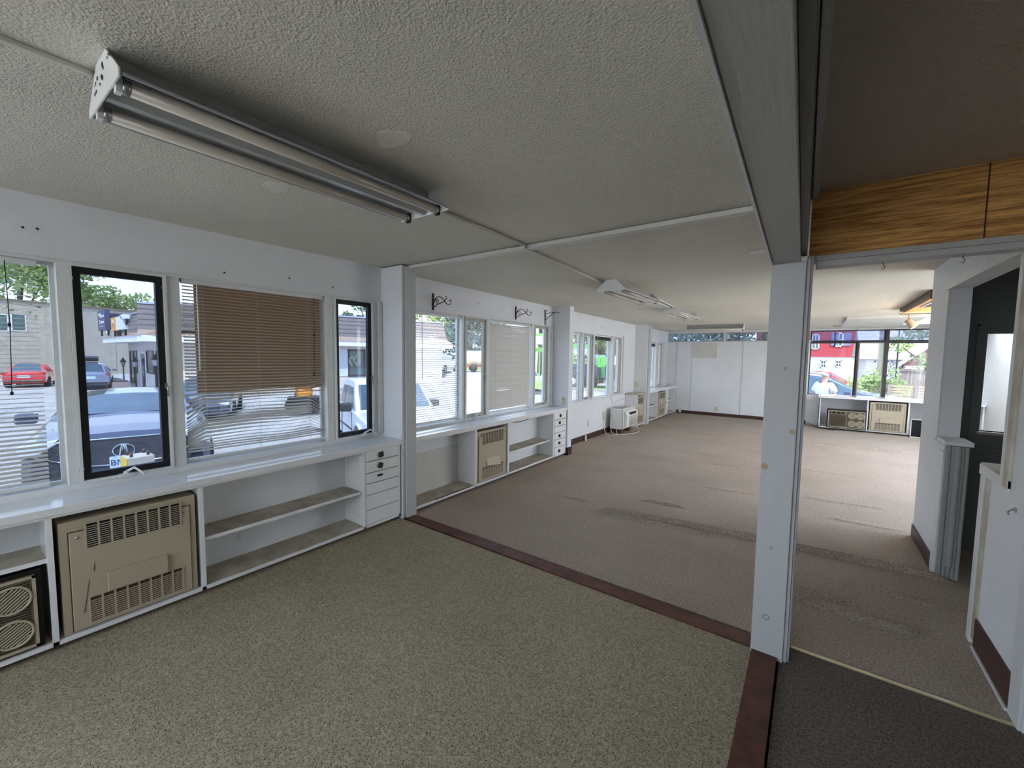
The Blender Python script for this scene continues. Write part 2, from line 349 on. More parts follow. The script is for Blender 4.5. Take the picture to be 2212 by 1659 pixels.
# post and beam
trim(MB().box(-.05, -.024, 2.47, 2.60, 0, 2.04), M_post); trim(MB().box(-.05, -.034, 2.455, 2.62, 0, 2.03), M_post)
pill = struct('pillar', MB().box(-.192, -.05, 2.44, 2.63, 0, 2.012), M_post, .003)
b = MB(); b.prism([(-.105, -1.2), (-.012, -1.2), (-.078, 2.62), (-.188, 2.62)], 2.012, 2.352, 'z')
struct('ceiling_beam', b, M_beam, .003)
trim(MB().prism([(-.012, -1.2), (.012, -1.2), (-.052, 2.52), (-.075, 2.52)], 2.05, 2.352, 'z'), mat('beam_side_paint', (120, 118, 110), .6))  # side strip in a darker tone than the beam
trim(MB().prism([(.008, -1.2), (.035, -1.2), (-.024, 2.535), (-.045, 2.535)], 2.325, 2.352, 'z'), M_beam)
trim(MB().prism([(-.113, -1.2), (-.105, -1.2), (-.188, 2.44), (-.196, 2.44)], 2.006, 2.03, 'z'), M_trim, 0)

# ================================================================ WINDOWS (long wall)
winN = [0]
def window(y0, y1, z0, z1, kind, X=-3.40, sash=None, crank=True, latch=True, gl=None):
    """kind 'fixed' or 'casement'; local x = along the wall, -y = into the room"""
    winN[0] += 1
    w = bpy.data.objects.new('window_%d' % winN[0], None); COL.objects.link(w); w.location = (X, y0, z0); w.rotation_euler = (0, 0, LW)
    w['kind'] = 'structure'; L = y1-y0; Hh = z1-z0; sash = sash or M_sashg
    if kind == 'fixed':
        f = .018; MB().box(0, L, -.01, .02, 0, f).box(0, L, -.01, .02, Hh-f, Hh).box(0, f, -.01, .02, f, Hh-f).box(L-f, L, -.01, .02, f, Hh-f).build('frame', M_trim, w)
        MB().box(f, L-f, .002, .007, f, Hh-f).build('glass_pane', gl or M_glass, w)
    else:
        g = .014; MB().box(0, L, -.06, .03, 0, g).box(0, L, -.06, .03, Hh-g, Hh).box(0, g, -.06, .03, g, Hh-g).box(L-g, L, -.06, .03, g, Hh-g).build('frame', M_trim, w)
        f = .036; a, c = g, L-g; zb, zt = g, Hh-g
        MB().box(a, c, -.035, .0, zb, zb+f).box(a, c, -.035, .0, zt-f, zt).box(a, a+f, -.035, .0, zb+f, zt-f).box(c-f, c, -.035, .0, zb+f, zt-f).build('sash', sash, w, .002)
        MB().box(a+f, c-f, -.02, -.014, zb+f, zt-f).build('glass_pane', gl or M_glassd, w)
        if latch:
            MB().box(c-.012, c+.006, -.052, -.03, Hh*.42, Hh*.42+.035).tube([(c-.003, -.05, Hh*.42+.03), (c-.003, -.062, Hh*.42), (c-.001, -.058, Hh*.42-.05)], .005, 6).build('latch', M_metal if sash is M_sash else M_trim, w)
            b = MB()
            for zz in (.06, .93): b.box(c-.006, c+.014, -.048, -.034, Hh*zz, Hh*zz+.016).box(a-.016, a+.006, -.048, -.034, Hh*zz, Hh*zz+.016)
            b.build('hinge', M_metal, w)
        if crank:
            q = L*crank if crank is not True else L*.45
            MB().box(q-.03, q+.03, -.075, -.035, .0, .018).lathe([(.0, .03), (.014, .03), (.016, 0)], (q, -.06, .0), n=10).tube([(q, -.065, .03), (q+.03, -.10, .055), (q+.055, -.13, .03), (q+.07, -.14, .012)], [.008, .007, .006, .009], 8).build('crank_handle', M_trim, w)
    return w
def mull(y0, y1, z0, z1, x0=None, x1=-3.325, m_=None): trim(MB().box((-3.40 if y0 < 5.7 else -3.44) if x0 is None else x0, x1, y0, y1, z0, z1), m_ or M_trim, .003)
# bay 1
z0, z1 = .79, 2.02
window(-.70, .385, z0, z1, 'fixed'); mull(.385, .43, z0, z1)
window(.43, .855, z0, z1, 'casement', sash=M_sash, X=-3.37); mull(.855, .925, z0, z1)
window(.925, 1.915, z0, z1, 'fixed'); mull(1.915, 1.985, z0, z1)
window(1.985, 2.375, z0, z1, 'casement', sash=M_sash, X=-3.37, crank=.72); mull(2.375, 2.42, z0, z1)
mull(2.42, 2.465, z0, z1+.01, -3.34, -3.305)
trim(MB().box(-3.345, -3.318, -.7, 2.465, z1-.005, z1+.012), M_trim)
# bay 2
z0, z1 = .775, 1.995
window(2.64, 3.585, z0, z1, 'fixed', gl=M_glassc); mull(3.585, 3.625, z0, z1)
window(3.625, 4.03, z0, z1, 'casement', gl=M_glassc, X=-3.37); mull(4.03, 4.095, z0, z1)
window(4.095, 5.065, z0, z1, 'fixed', gl=M_glassc); mull(5.065, 5.13, z0, z1)
window(5.13, 5.515, z0, z1, 'casement', gl=M_glassc, X=-3.37, crank=.8); mull(5.515, 5.56, z0, z1); mull(5.60, 5.65, z0, z1, -3.345, -3.31)
trim(MB().box(-3.345, -3.318, 2.64, 5.65, z1-.005, z1+.012), M_trim)
# bay 3
z0, z1 = .745, 1.95
window(5.87, 6.705, z0, z1, 'fixed', gl=M_glassc); mull(6.705, 6.745, z0, z1)
window(6.745, 7.13, z0, z1, 'casement', gl=M_glassc, X=-3.37, crank=.35); mull(7.13, 7.215, z0, z1)
window(7.215, 8.02, z0, z1, 'fixed', gl=M_glassc); mull(8.02, 8.13, z0, z1)
window(8.13, 8.52, z0, z1, 'casement', gl=M_glassc, X=-3.37, crank=.7); mull(8.52, 8.56, z0, z1); mull(8.62, 8.68, z0-.02, z1+.03, -3.345, -3.31)
trim(MB().box(-3.345, -3.30, 5.87, 8.62, z0-.02, z0+.003), M_trim)
# bay 4
z0, z1 = .76, 1.91
window(9.76, 10.95, z0, z1, 'fixed', gl=M_glassc); mull(10.95, 11.12, z0, z1); window(11.12, 11.46, z0, z1, 'casement', gl=M_glassc, X=-3.37, crank=.7)
mull(11.46, 11.50, z0, z1); mull(11.55, 11.60, z0, z1+.03, -3.345, -3.31)

# end wall windows: transoms and the wide one
def end_window(x0, x1, z0, z1, gl, fr, dep=0):
    winN[0] += 1
    w = bpy.data.objects.new('window_%d' % winN[0], None); COL.objects.link(w); w.location = (x0, YE+.06, z0); w['kind'] = 'structure'
    L = x1-x0; Hh = z1-z0; f = .022
    MB().box(0, L, -.03, .03, 0, f).box(0, L, -.03, .03, Hh-f, Hh).box(0, f, -.03, .03, f, Hh-f).box(L-f, L, -.03, .03, f, Hh-f).build('frame', fr, w)
    MB().box(f, L-f, -.003, .003, f, Hh-f).build('glass_pane', gl, w); return w
M_bronze = mat('bronze_frame', (58, 52, 50), .5)
end_window(-3.34, -1.93, 1.965, 2.20, M_glasst, M_sashg); end_window(-1.87, -.08, 1.965, 2.20, M_glasst, M_sashg)
trim(MB().box(-1.93, -1.87, 11.99, 12.1, 1.965, 2.20), M_trim)
end_window(-.08, 1.235, 1.945, 2.20, M_glasst, M_bronze); end_window(1.275, 2.65, 1.945, 2.20, M_glasst, M_bronze)
trim(MB().box(1.235, 1.275, 11.98, 12.1, .70, 2.20), M_bronze)
end_window(-.08, .765, .70, 1.925, M_glassc, M_bronze); end_window(1.275, 2.65, .70, 1.925, M_glassc, M_bronze)
end_window(.80, 1.235, .70, 1.925, M_glassc, M_sashg); trim(MB().box(.765, .80, 11.975, 12.1, .70, 1.93), M_bronze)
trim(MB().box(-.08, 2.65, 11.97, 12.1, 1.92, 1.95), M_bronze)
trim(MB().box(-3.36, -.05, 11.97, 12.01, 1.95, 1.972), M_trim)

# ================================================================ BLINDS
M_cord = mat('blind_cord', (214, 210, 200), .7)
def blind(y0, y1, ztop, zbot, label, slat=None, pitch=.0215, tilt=-10, X=-3.355, lad=(.08, .5, .92), sag=None, wand=None, cord=None, width=.024, wrange=None):
    t = thing('venetian_blind', label, 'blind', (X, y0, ztop), LW, 'venetian blinds in the window wall'); L = y1-y0; Hh = ztop-zbot; slat = slat or M_slat
    MB().box(.005, L-.005, -.014, .014, -.028, 0).build('headrail', M_trim, t)
    n = int((Hh-.05)/pitch); b = MB(); c = MB(); K = 28
    for i in range(n):
        zz = -.045-i*pitch; ti = R(tilt)+R(2)*math.sin(i*1.7)
        if wrange: ti = R(wrange(i/n))
        dy, dz = math.cos(ti)*width/2, math.sin(ti)*width/2; vs = []; fs = []
        for k in range(K+1):
            x = .008+(L-.016)*k/K; d = sag(x/L, i/n) if sag else 0
            dd, tw = d if isinstance(d, tuple) else (d, 0)
            for s_, cr in ((-1, 0), (0, .0022), (1, 0)): vs.append((x, s_*dy, zz+dd+s_*(dz+tw*width/2)+cr))
        for k in range(K):
            a = 3*k; fs += [(a, a+3, a+4, a+1), (a+1, a+4, a+5, a+2)]
        b.add(vs, fs, True)
    b.build('slats', slat, t)
    for q in lad:
        d = sag(q, 1) if sag else 0; d = d[0] if isinstance(d, tuple) else d
        for s_ in (-1, 1): c.tube([(L*q, s_*width*.5, -.028), (L*q, s_*width*.5, -Hh+.01+d)], .0008, 4)
    c.build('ladder_cord', M_cord, t)
    MB().box(.006, L-.006, -.012, .012, -Hh, -Hh+.016).build('bottom_rail', M_trim, t, .002)
    if wand: MB().tube([(L*wand[0], -.03, -.02), (L*wand[0]+wand[2], -.034, -wand[1])], .004, 6).build('tilt_wand', M_white, t)
    if cord:
        x, l = cord; b = MB().tube([(L*x, -.03, -.02), (L*x+.004, -.03, -l*.5), (L*x-.006, -.03, -l)], .0018, 5)
        b.lathe([(0, .02), (.006, .012), (.007, 0), (0, -.004)], (L*x+.002, -.03, -l*.5), n=8).lathe([(0, .02), (.006, .012), (.007, 0), (0, -.004)], (L*x-.006, -.03, -l), n=8)
        b.build('pull_cord', M_iron, t)
    return t
def sm(a, b_, x): x = max(0, min(1, (x-a)/(b_-a))); return x*x*(3-2*x)
# 1: edge of the frame, slats open and horizontal, spaced further apart at the bottom
def sag1(x, f): return (.004*math.sin(f*9+x*3)-.006*x*f, 0)
blind(-.62, .325, 2.012, .80, 'open venetian blind beside the black casement with the dark car behind it', sag=sag1, tilt=12, wrange=lambda f: 6+22*sm(.55, .9, f), pitch=.0235, lad=(.1, .5, .80), cord=(.88, .70))
# 2: the broken one
def sag2(x, f):
    a = sm(.60, .70, f)*(1-sm(.86, .95, f)); l = max(0, .11-x)/.11; r = max(0, (x-.875)/.125)
    d = -.010*math.sin(x*PI)*sm(.3, 1, f)*(1-sm(.93, 1, f))
    d -= a*(.085*l*(1-.35*sm(.7, .9, f)))                         # slats hang off the left ladder
    rr = sm(.63, .70, f)*(1-sm(.88, .96, f)); d -= rr*.125*r*(1.15-f*.6)
    hole = math.exp(-((f-.61)/.035)**2); d += hole*r*.02
    d += .012*sm(.62, .7, f)*(1-sm(.9, 1, f))*math.sin(x*9+f*5)*.5 + .006*math.sin(f*40)*sm(.6, .7, f)
    d -= .010*sm(.0, .6, f)*(x-.5)
    return (d, a*.3*math.sin(f*31+x*4))
blind(.935, 1.905, 2.015, .812, 'bent and broken venetian blind in front of the brown cardboard', slat=M_slat, sag=sag2, tilt=0, wrange=lambda f: 27-10*sm(.6, .9, f), pitch=.0222, lad=(.125, .475, .865), wand=(.085, .60, .0), cord=(.90, .66), width=.025)
cb = MB().box(-3.398, -3.392, 1.02, 1.905, 1.262, 2.0).build('cardboard_sheet', M_card, None); cb['label'] = 'brown cardboard sheet between the glass and the broken blind'; cb['category'] = 'cardboard'
# 3..6
blind(2.65, 3.565, 1.985, .80, 'white venetian blind, slats open, between grey post and narrow casement', slat=M_slatw, tilt=14, sag=lambda x, f: (-.004*math.sin(x*PI)-.02*(x-.5)*sm(.8, 1, f), 0), pitch=.0235, lad=(.09, .36, .93), wand=(.35, .7, 0))
def sag4(x, f): return (-.004*math.sin(x*PI)-.018*math.exp(-((f-.78)/.03)**2)*math.exp(-((x-.35)/.18)**2), 0)
blind(4.11, 5.05, 1.985, .80, 'closed grey venetian blind under the curled iron bracket', slat=M_slat, tilt=58, sag=sag4, pitch=.0215, lad=(.13, .5, .87), width=.026)
blind(5.88, 6.66, 1.94, .755, 'white venetian blind lowered beside the second pier', slat=M_slatw, tilt=8, pitch=.0235, lad=(.1, .72, .92))
def raised(y0, y1, z, label):
    t = thing('venetian_blind', label, 'blind', (-3.355, y0, z), LW, 'venetian blinds in the window wall'); L = y1-y0
    MB().box(0, L, -.014, .014, -.026, 0).build('headrail', M_trim, t); b = MB()
    for i in range(12): b.box(.004, L-.004, -.0125+.001*math.sin(i*2), .0125, -.030-i*.0045, -.0325-i*.0045)
    b.build('slats', mat('brown_blind_slat', (64, 56, 46), .5), t); MB().box(.004, L-.004, -.012, .012, -.098, -.086).build('bottom_rail', M_brown, t)
    MB().tube([(L*.12, -.02, -.02), (L*.12, -.02, -.5), (L*.12, -.02, -.78)], .0035, 6).build('tilt_wand', M_white, t); return t
raised(7.24, 7.99, 1.945, 'dark brown blind pulled all the way up, wand hanging down')
raised(9.80, 10.92, 1.90, 'raised brown blind in the farthest side window, over white counter')

# ================================================================ FURNITURE ALONG THE WALL
def tagit(o, label, cat, group=None):
    o['label'] = label; o['category'] = cat
    if group: o['group'] = group
    return o
# worktops
def worktop(y0, y1, label, z=.755): return tagit(MB().box(-3.328, -3.035, y0, y1, z-.04, z).box(-3.07, -3.045, y0, y1, z-.055, z-.04).build('countertop', M_lam, None, .003), label, 'countertop', 'white laminate countertops under windows')
worktop(-1.5, 2.468, 'long white countertop under the broken blind and black casements')
worktop(2.615, 5.652, 'white countertop under the iron brackets, with loose wires on it', .75)
worktop(9.555, 11.97, 'short white countertop in the far corner by the end wall', .745)
def vertical(mb, y0, y1, zt=.70): mb.box(-3.325, -3.05, y0, y1, .035, zt)
def cab_shell(name, label, y0, y1, dividers, holes=(), rail=True):
    t = thing(name, label, 'cabinet', (0, 0, 0), 0, 'built-in wall cabinets'); b = MB()
    b.box(-3.325, -3.05, y0, y1, .035, .058)
    for a, c in dividers: vertical(b, a, c)
    b.build('carcass', M_lam, t, .0015)
    MB().box(-3.329, -3.322, y0, y1, .035, .70).build('back_panel', M_wall, t)
    MB().box(-3.30, -3.12, y0+.02, y1-.02, -.01, .035).build('plinth', M_dark, t); return t
def shelf(t, y0, y1, z, m_=None, x1=-3.075): 
    s_ = MB().box(-3.32, x1, y0, y1, z, z+.018).build('shelf', m_ or M_shelf, t); MB().box(x1, x1+.004, y0, y1, z-.002, z+.02).build('shelf_edge', M_lam, s_); return s_
def liner(t, y0, y1, z=.058): return MB().box(-3.32, -3.056, y0, y1, z, z+.003).build('floor_liner', M_shelf, t)
def pegs(t, x, ys, z0=.14, z1=.64):
    b = MB()
    for xx in (-3.27, -3.12):
        z = z0
        while z < z1: b.lathe([(0, .0006), (.003, .0006), (.003, 0)], (xx, ys, z), (0, -1, 0), 8); z += .04
    b.build('shelf_holes', M_dark, t)['kind'] = 'stuff'
def drawers(t, y0, y1, zs, handles, kind=0):
    for i in range(len(zs)-1):
        a, c = zs[i+1]+.0035, zs[i]-.0035
        d = MB().box(-3.065, -3.046, y0, y1, a, c).build('drawer', M_lam, t, .001)
        k = handles.get(i)
        if k:
            yc = (y0+y1)/2-.025+k[1]; zc_ = (a+c)/2+k[2]
            if k[0] == 'sq': M = Matrix.Translation((-3.034, yc, zc_)) @ Matrix.Rotation(R(k[3]), 4, 'X'); MB().box(-.003, .003, -.024, .024, -.024, .024, M).box(-.012, -.003, -.012, .012, -.008, .008, M).build('handle', M_black, d, .002)
            elif k[0] == 'bar': MB().box(-3.046, -3.032, yc-.025, yc+.025, zc_-.008, zc_+.008).build('handle', M_blackr, d, .002)
            else:
                M = Matrix.Translation((-3.046, yc, zc_)) @ Matrix.Rotation(R(k[3]), 4, 'X')
                MB().prism([(-.017, -.02), (.017, -.02), (.02, .004), (.010, .022), (-.010, .022), (-.02, .004)], 0, .016, 'x').build('handle', M_black, d, .002).matrix_local = M
# bay 1 cabinet
c1 = cab_shell('base_cabinet', 'long white cabinet with one wide shelf and six drawers, nearest the camera', -1.5, 2.455, [(-.62, -.60), (.263, .287), (.90, .925), (2.065, 2.088), (2.435, 2.455)])
shelf(c1, .925, 2.05, .345); shelf(c1, -.60, .263, .475); liner(c1, .925, 2.065); liner(c1, -.6, .263)
pegs(c1, 0, 2.0645)
drawers(c1, 2.092, 2.432, [.705, .615, .515, .42, .322, .19, .06], {0: ('sq', 0, 0, 8), 1: ('sq', -.008, 0, -22), 2: ('bar', -.01, .01, 0)})
MB().tube([(-3.320, 1.22, .23), (-3.316, 1.20, .21), (-3.316, 1.225, .185), (-3.318, 1.19, .175)], .0015, 5).build('wire_scrap', M_black, c1)
# bay 2 cabinet
c2 = cab_shell('base_cabinet', 'white cabinet with open cubby, short shelf and six narrow drawers, beyond the grey post', 2.622, 5.642, [(2.622, 2.645), (3.512, 3.537), (4.135, 4.165), (5.255, 5.28), (5.622, 5.642)])
shelf(c2, 4.165, 5.19, .292); liner(c2, 2.645, 3.512); liner(c2, 4.165, 5.255); pegs(c2, 0, 3.511); pegs(c2, 0, 5.254)
MB().box(-3.322, -3.314, 2.645, 3.512, .06, .50).build('loose_board', M_lamg, c2, label='cream board standing in the cubby')
drawers(c2, 5.284, 5.619, [.70, .59, .49, .392, .29, .172, .05], {0: ('p', .02, 0, 30), 1: ('p', 0, 0, 0), 3: ('p', 0, 0, 0), 4: ('p', 0, 0, 90), 5: ('p', 0, 0, 0)})
MB().box(-3.06, -3.052, 2.9, 3.45, .058, .066).build('torn_edge', M_brown, c2)
# bay 4 cabinet
c4 = cab_shell('base_cabinet', 'white cabinet in the far corner, two open shelves either side of a heater', 9.56, 11.93, [(9.56, 9.585), (10.30, 10.32), (11.02, 11.23), (11.90, 11.93)])
shelf(c4, 9.585, 10.30, .36); shelf(c4, 11.23, 11.90, .38); liner(c4, 9.585, 10.3); liner(c4, 11.23, 11.9)
MB().lathe([(0, .02), (.014, .016), (.01, 0)], (-3.05, 11.07, .36), (1, 0, 0), 10).build('knob', M_metal, c4)
# boxed heater cabinet in front of pier three
c3 = thing('heater_cabinet', 'white boxed heater cabinet with dusty top, standing by the third pier', 'cabinet')
MB().box(-3.325, -3.05, 8.845, 8.865, 0, .705).box(-3.325, -3.05, 9.325, 9.345, 0, .70).box(-3.325, -3.05, 8.865, 9.325, .03, .055).build('carcass', M_lam, c3)
MB().box(-3.325, -3.03, 8.825, 9.365, .705, .735).build('top', M_grim, c3, .003)
MB().box(-3.32, -3.15, 8.87, 9.32, 0, .03).build('plinth', M_dark, c3)

# heaters: local x along the wall, -y toward the room
def heater(w, h, label, loc, rz, small=False, flap=0):
    t = thing('wall_heater', label, 'heater', loc, rz, 'beige convector heaters'); d = .20
    MB().box(0, w, 0, d, 0, h).build('casing', M_tan, t, .004)
    k = w/.57; mg = .035*k
    MB().box(mg, w-mg*.9, -.012, 0, .012, h-.06).build('front_panel', M_tan, t, .003)
    MB().box(mg-.004, w-mg*.9+.004, -.002, .001, .008, h-.056).build('panel_gap', M_brown, t)
    gx0, gx1 = w*.165, w*.865
    for nm, g0, g1, bm, dk in (('upper_grille', h*.735, h*.955, M_tan, M_dark), ('lower_grille', h*.055, h*.285, M_tan, M_brown)):
        g = MB().box(gx0, gx1, -.0135, -.012, g0, g1).build(nm, dk, t); n = 8 if not small else 5; b = MB(); s_ = (gx1-gx0)/n
        for i in range(n+1): b.box(gx0+i*s_-.004*k, gx0+i*s_+.004*k, -.018, -.0135, g0, g1)
        q = int((g1-g0)/.0115)
        for j in range(q): b.box(gx0, gx1, -.0165, -.0135, g0+j*.0115, g0+j*.0115+(.0034 if nm[0] == 'u' else .0050))
        b.box(gx0-.003, gx1+.003, -.016, -.012, g1, g1+.004).box(gx0-.003, gx1+.003, -.016, -.012, g0-.004, g0)
        b.build('louvre_grid', M_tan, g)
    M = Matrix.Translation((w*.29, -.012, h*.30)) @ Matrix.Rotation(R(flap), 4, 'X') @ Matrix.Rotation(R(-flap*.5), 4, 'Y')
    MB().box(0, w*.45, -.02, -.004, 0, h*.17).build('control_flap', M_tan, t, .003).matrix_local = M
    for x in (mg+.03, w-mg-.03): MB().lathe([(0, .002), (.008, .002), (.008, 0)], (x, -.012, h-.09), (0, -1, 0), 12).build('screw', M_metal, t)
    return t
heater(.578, .60, 'wide beige wall heater with scratched front, left of the long shelf', (-3.062, .305, .06), LW)
MBs = MB()
for p in ([(.10, .27), (.085, .16), (.075, .10)], [(.125, .36), (.12, .31)]): MBs.tube([(-3.0485, .305+a, .06+z) for a, z in p], .0012, 4)
sc = MBs.build('scratch', M_brown, [o for o in bpy.data.objects if o.name == 'wall_heater'][0]); sc.matrix_parent_inverse = Matrix.Translation(( -3.062, .305, .06)).__matmul__(Matrix.Rotation(LW, 4, 'Z')).inverted()
heater(.565, .60, 'beige wall heater with its control flap hanging open, under second counter', (-3.062, 3.545, .06), LW, flap=-14)
heater(.44, .60, 'narrow beige heater inside the white box by the window air conditioner', (-3.075, 8.872, .06), LW, small=True, flap=-8)
heater(.60, .60, 'beige heater in the far corner cabinet between open shelves', (-3.062, 10.36, .06), LW, small=True)

# brown wall air conditioners with round louvred vents
def brown_ac(label, loc, rz):
    t = thing('room_air_conditioner', label, 'air conditioner', loc, rz, 'brown woodgrain air conditioners'); w, h = .665, .40
    MB().box(0, w, 0, .2, 0, h).build('sleeve', M_black, t, .003)
    MB().box(.02, w-.02, -.02, 0, .02, h-.02).build('front_panel', M_taupe, t, .003)
    b = MB(); 
    for (a, c, e, f) in ((.02, w-.02, .02, .032), (.02, w-.02, h-.032, h-.02), (.02, .032, .02, h-.02), (w-.032, w-.02, .02, h-.02)): b.box(a, c, -.028, -.02, e, f)
    b.build('rim', M_tan, t)
    MB().box(.045, .30, -.024, -.02, h-.085, h-.045).build('control_strip', M_black, t)
    for k in range(3): MB().lathe([(0, .008), (.009, .007), (.010, 0)], (.08+k*.08, -.024, h-.065), (0, -1, 0), 12).build('knob', M_metal, t)
    g = MB()
    for j in range(20): g.box(.045, .32, -.023, -.02, .05+j*.0125, .057+j*.0125)
    for j in range(27): g.box(.34, w-.04, -.0225, -.02, .038+j*.0125, .043+j*.0125)
    g.build('intake_louvres', M_black, t)
    for ix, x in enumerate((.43, .565)):
        for iz, z in enumerate((.115, .285)):
            v = MB().lathe([(.068, -.004), (.068, .012), (.062, .014), (.058, .010), (.058, 0)], (x, -.02, z), (0, -1, 0), 28).build('round_vent', M_tan, t)
            q = MB().lathe([(0, .003), (.058, .003)], (x, -.02, z), (0, -1, 0), 28)
            q.build('vent_dark', M_black, v); q = MB()
            for j in range(-4, 5):
                o_ = j*.012; hl = math.sqrt(max(0, .056**2-o_*o_)); a = R(35 if (ix+iz) % 2 else 42)
                dx, dz = math.cos(a), math.sin(a); cx, cz = x-dz*o_, z+dx*o_
                M = Matrix.Translation((cx, -.028, cz)) @ Matrix.Rotation(-a, 4, 'Y'); q.box(-hl, hl, -.002, .004, -.0032, .0032, M)
            q.build('vent_slats', M_tan, v)
    return t
brown_ac('brown air conditioner with round vents at the picture edge, in the nearest cubby', (-3.068, -.425, .058), LW)

# window air conditioner standing on the carpet
ac = thing('window_air_conditioner', 'white window air conditioner standing on a wood block by the baseboard', 'air conditioner', (-3.0, 7.83, 0), LW)
# local: x 0.. .68 along wall, y<0 to room
MB().box(0, .68, -.0, .24, .10, .50).build('body', M_white, ac, .006)
MB().box(.0, .68, -.03, 0, .11, .495).build('front_bezel', M_lamg, ac, .006)
MB().prism([(-.03, .13), (-.085, .16), (-.095, .38), (-.06, .44), (-.03, .455)], .06, .66, 'x').build('front_cover', M_white, ac, .008)
MB().box(.20, .56, -.094, -.070, .385, .43).build('display_window', M_black, ac)
b = MB()
for k in range(16): b.box(.16, .62, -.10, -.09, .17+k*.0125, .175+k*.0125)
b.build('air_filter_grille', M_sashg, ac)
MB().box(.1, .6, .03, .2, .50, .508).build('dusty_lid', M_shelf, ac)
for y, w_ in ((7.90, 'power cord'), (8.30, 'heater box')): tagit(MB().box(-3.22, -3.03, y, y+.15, 0.003, .10).build('wood_block', M_wood, None), 'dark wood block under the white air conditioner, the one nearer the '+w_, 'block')
def wire(name, pts, r, m_, label, cat='cable'):
    P = [Vector(p) for p in pts]; P = [2*P[0]-P[1]]+P+[2*P[-1]-P[-2]]; out = []
    for i in range(1, len(P)-2):
        for k in range(8):
            u = k/8; a, b_, c, d = P[i-1:i+3]; out.append(.5*((2*b_)+(c-a)*u+(2*a-5*b_+4*c-d)*u*u+(3*b_-a-3*c+d)*u**3))
    out.append(P[-2]); return tagit(MB().tube(out, r, 8).build(name, m_, None), label, cat)
wire('power_cord', [(-3.31, 7.72, .34), (-3.30, 7.70, .12), (-3.20, 7.62, .008), (-3.05, 7.72, .006), (-3.1, 7.85, .03), (-3.1, 7.8, .30), (-3.2, 7.83, .38), (-3.2, 7.80, .06), (-3.05, 7.8, .008), (-2.86, 8.05, .008), (-2.84, 8.4, .008), (-2.95, 8.6, .06), (-2.98, 8.58, .12)], .006, M_white, 'white power cord looped on the carpet round the air conditioner', 'cord')
wire('cable', [(-3.32, 8.05, .74), (-3.32, 8.07, .65), (-3.315, 8.15, .56), (-3.315, 8.4, .60), (-3.315, 8.8, .62)], .003, M_sashg, 'thin cable hanging down the wall below the raised blind')
wire('cable', [(-3.30, 4.22, .70), (-3.22, 4.4, .655), (-3.22, 4.7, .635), (-3.24, 5.0, .66), (-3.29, 5.2, .705)], .005, M_brown, 'brown cable sagging beneath the second countertop')
wire('wire_tangle', [(-3.25, 3.72, .757), (-3.2, 3.80, .80), (-3.15, 3.86, .757), (-3.2, 3.92, .775), (-3.27, 3.86, .757), (-3.12, 3.96, .757)], .003, M_white, 'tangle of thin white wires on the second countertop', 'wire')

# outlets
def outlet(loc, rz, label, plate=(.07, .115), m_=None, cat='outlet', holes=True):
    t = thing('wall_outlet', label, cat, loc, rz); w, h = plate
    MB().box(-w/2, w/2, -.006, 0, -h/2, h/2).build('cover_plate', m_ or M_ivory, t, .002)
    if holes:
        for s_ in (-1, 1): MB().box(-w*.24, w*.24, -.008, -.006, s_*h*.22-h*.13, s_*h*.22+h*.13).build('socket', M_grim, t, .002)
    return t
outlet((-3.11, 5.655, .845), 0, 'ivory outlet on the second pier above the countertop end', (.075, .125))
outlet((XW, 7.02, .30), LW, 'ivory blank plate low on the wall under the narrow casement', (.07, .12), holes=False)
outlet((XW, 7.70, .36), LW, 'double ivory outlet with plugged cord beside the air conditioner', (.09, .17))
outlet((-3.27, 9.37, .905), 0, 'ivory plate on the third pier above the heater box', (.09, .13), holes=False)
outlet((-2.02, 12, .185), 0, 'ivory outlet low on the long white end wall', (.085, .13))
outlet((-2.93, 11.988, .05), 0, 'small white box on the brown baseboard of the end wall', (.07, .06), M_trim, holes=False)
t = thing('floor_fitting', 'small white pipe stub at the brown baseboard under the window', 'pipe', (-3.295, 6.85, 0)); MB().lathe([(.0, .10), (.022, .10), (.024, .0)], (0, 0, 0), n=14).build('stub', M_trim, t)

# iron brackets
def scroll(c, r0, r1, a0, a1, n=18): return [(0, c[0]+(r0+(r1-r0)*k/n)*math.cos(R(a0+(a1-a0)*k/n)), c[1]+(r0+(r1-r0)*k/n)*math.sin(R(a0+(a1-a0)*k/n))) for k in range(n+1)]
def bracket(y, z, label):      # hangs on the wall, arm reaches into the room (+x)
    t = thing('plant_bracket', label, 'bracket', (XW, y, z), 0, 'curled black iron plant brackets')
    MB().box(0, .006, -.014, .014, -.085, .085).lathe([(.0, .01), (.014, .008), (.014, 0)], (0, 0, .082), (1, 0, 0), 12).build('back_plate', M_iron, t, .002)
    A = [(.006, -.02), (.03, .035), (.07, .055), (.11, .045), (.15, .012), (.19, -.03), (.225, -.035), (.245, -.01), (.235, .012), (.215, .005)]
    B = [(.006, -.045), (.03, -.05), (.05, -.03), (.10, -.015), (.155, .0), (.17, .02), (.19, .03), (.18, .05), (.165, .045)]
    Cc = [(.006, -.03), (.02, .01), (.05, .03), (.075, .01), (.065, -.015), (.045, -.01), (.045, .008), (.055, .006)]
    for nm, P in (('main_scroll', A), ('lower_scroll', B), ('inner_curl', Cc)): MB().tube([(x, 0, zz) for x, zz in P], .0048, 6).build(nm, M_iron, t)
    t.rotation_euler = (0, 0, R(6)); return t
bracket(3.13, 2.10, 'curled black iron bracket above the open white blind')
bracket(4.655, 2.115, 'curled black iron bracket above the closed grey blind')
t = thing('plant_bracket', 'straight black iron bracket with diagonal brace next to the second pier', 'bracket', (XW, 5.42, 2.11)); 
MB().box(0, .006, -.012, .012, -.12, .12).build('back_plate', M_iron, t, .002)
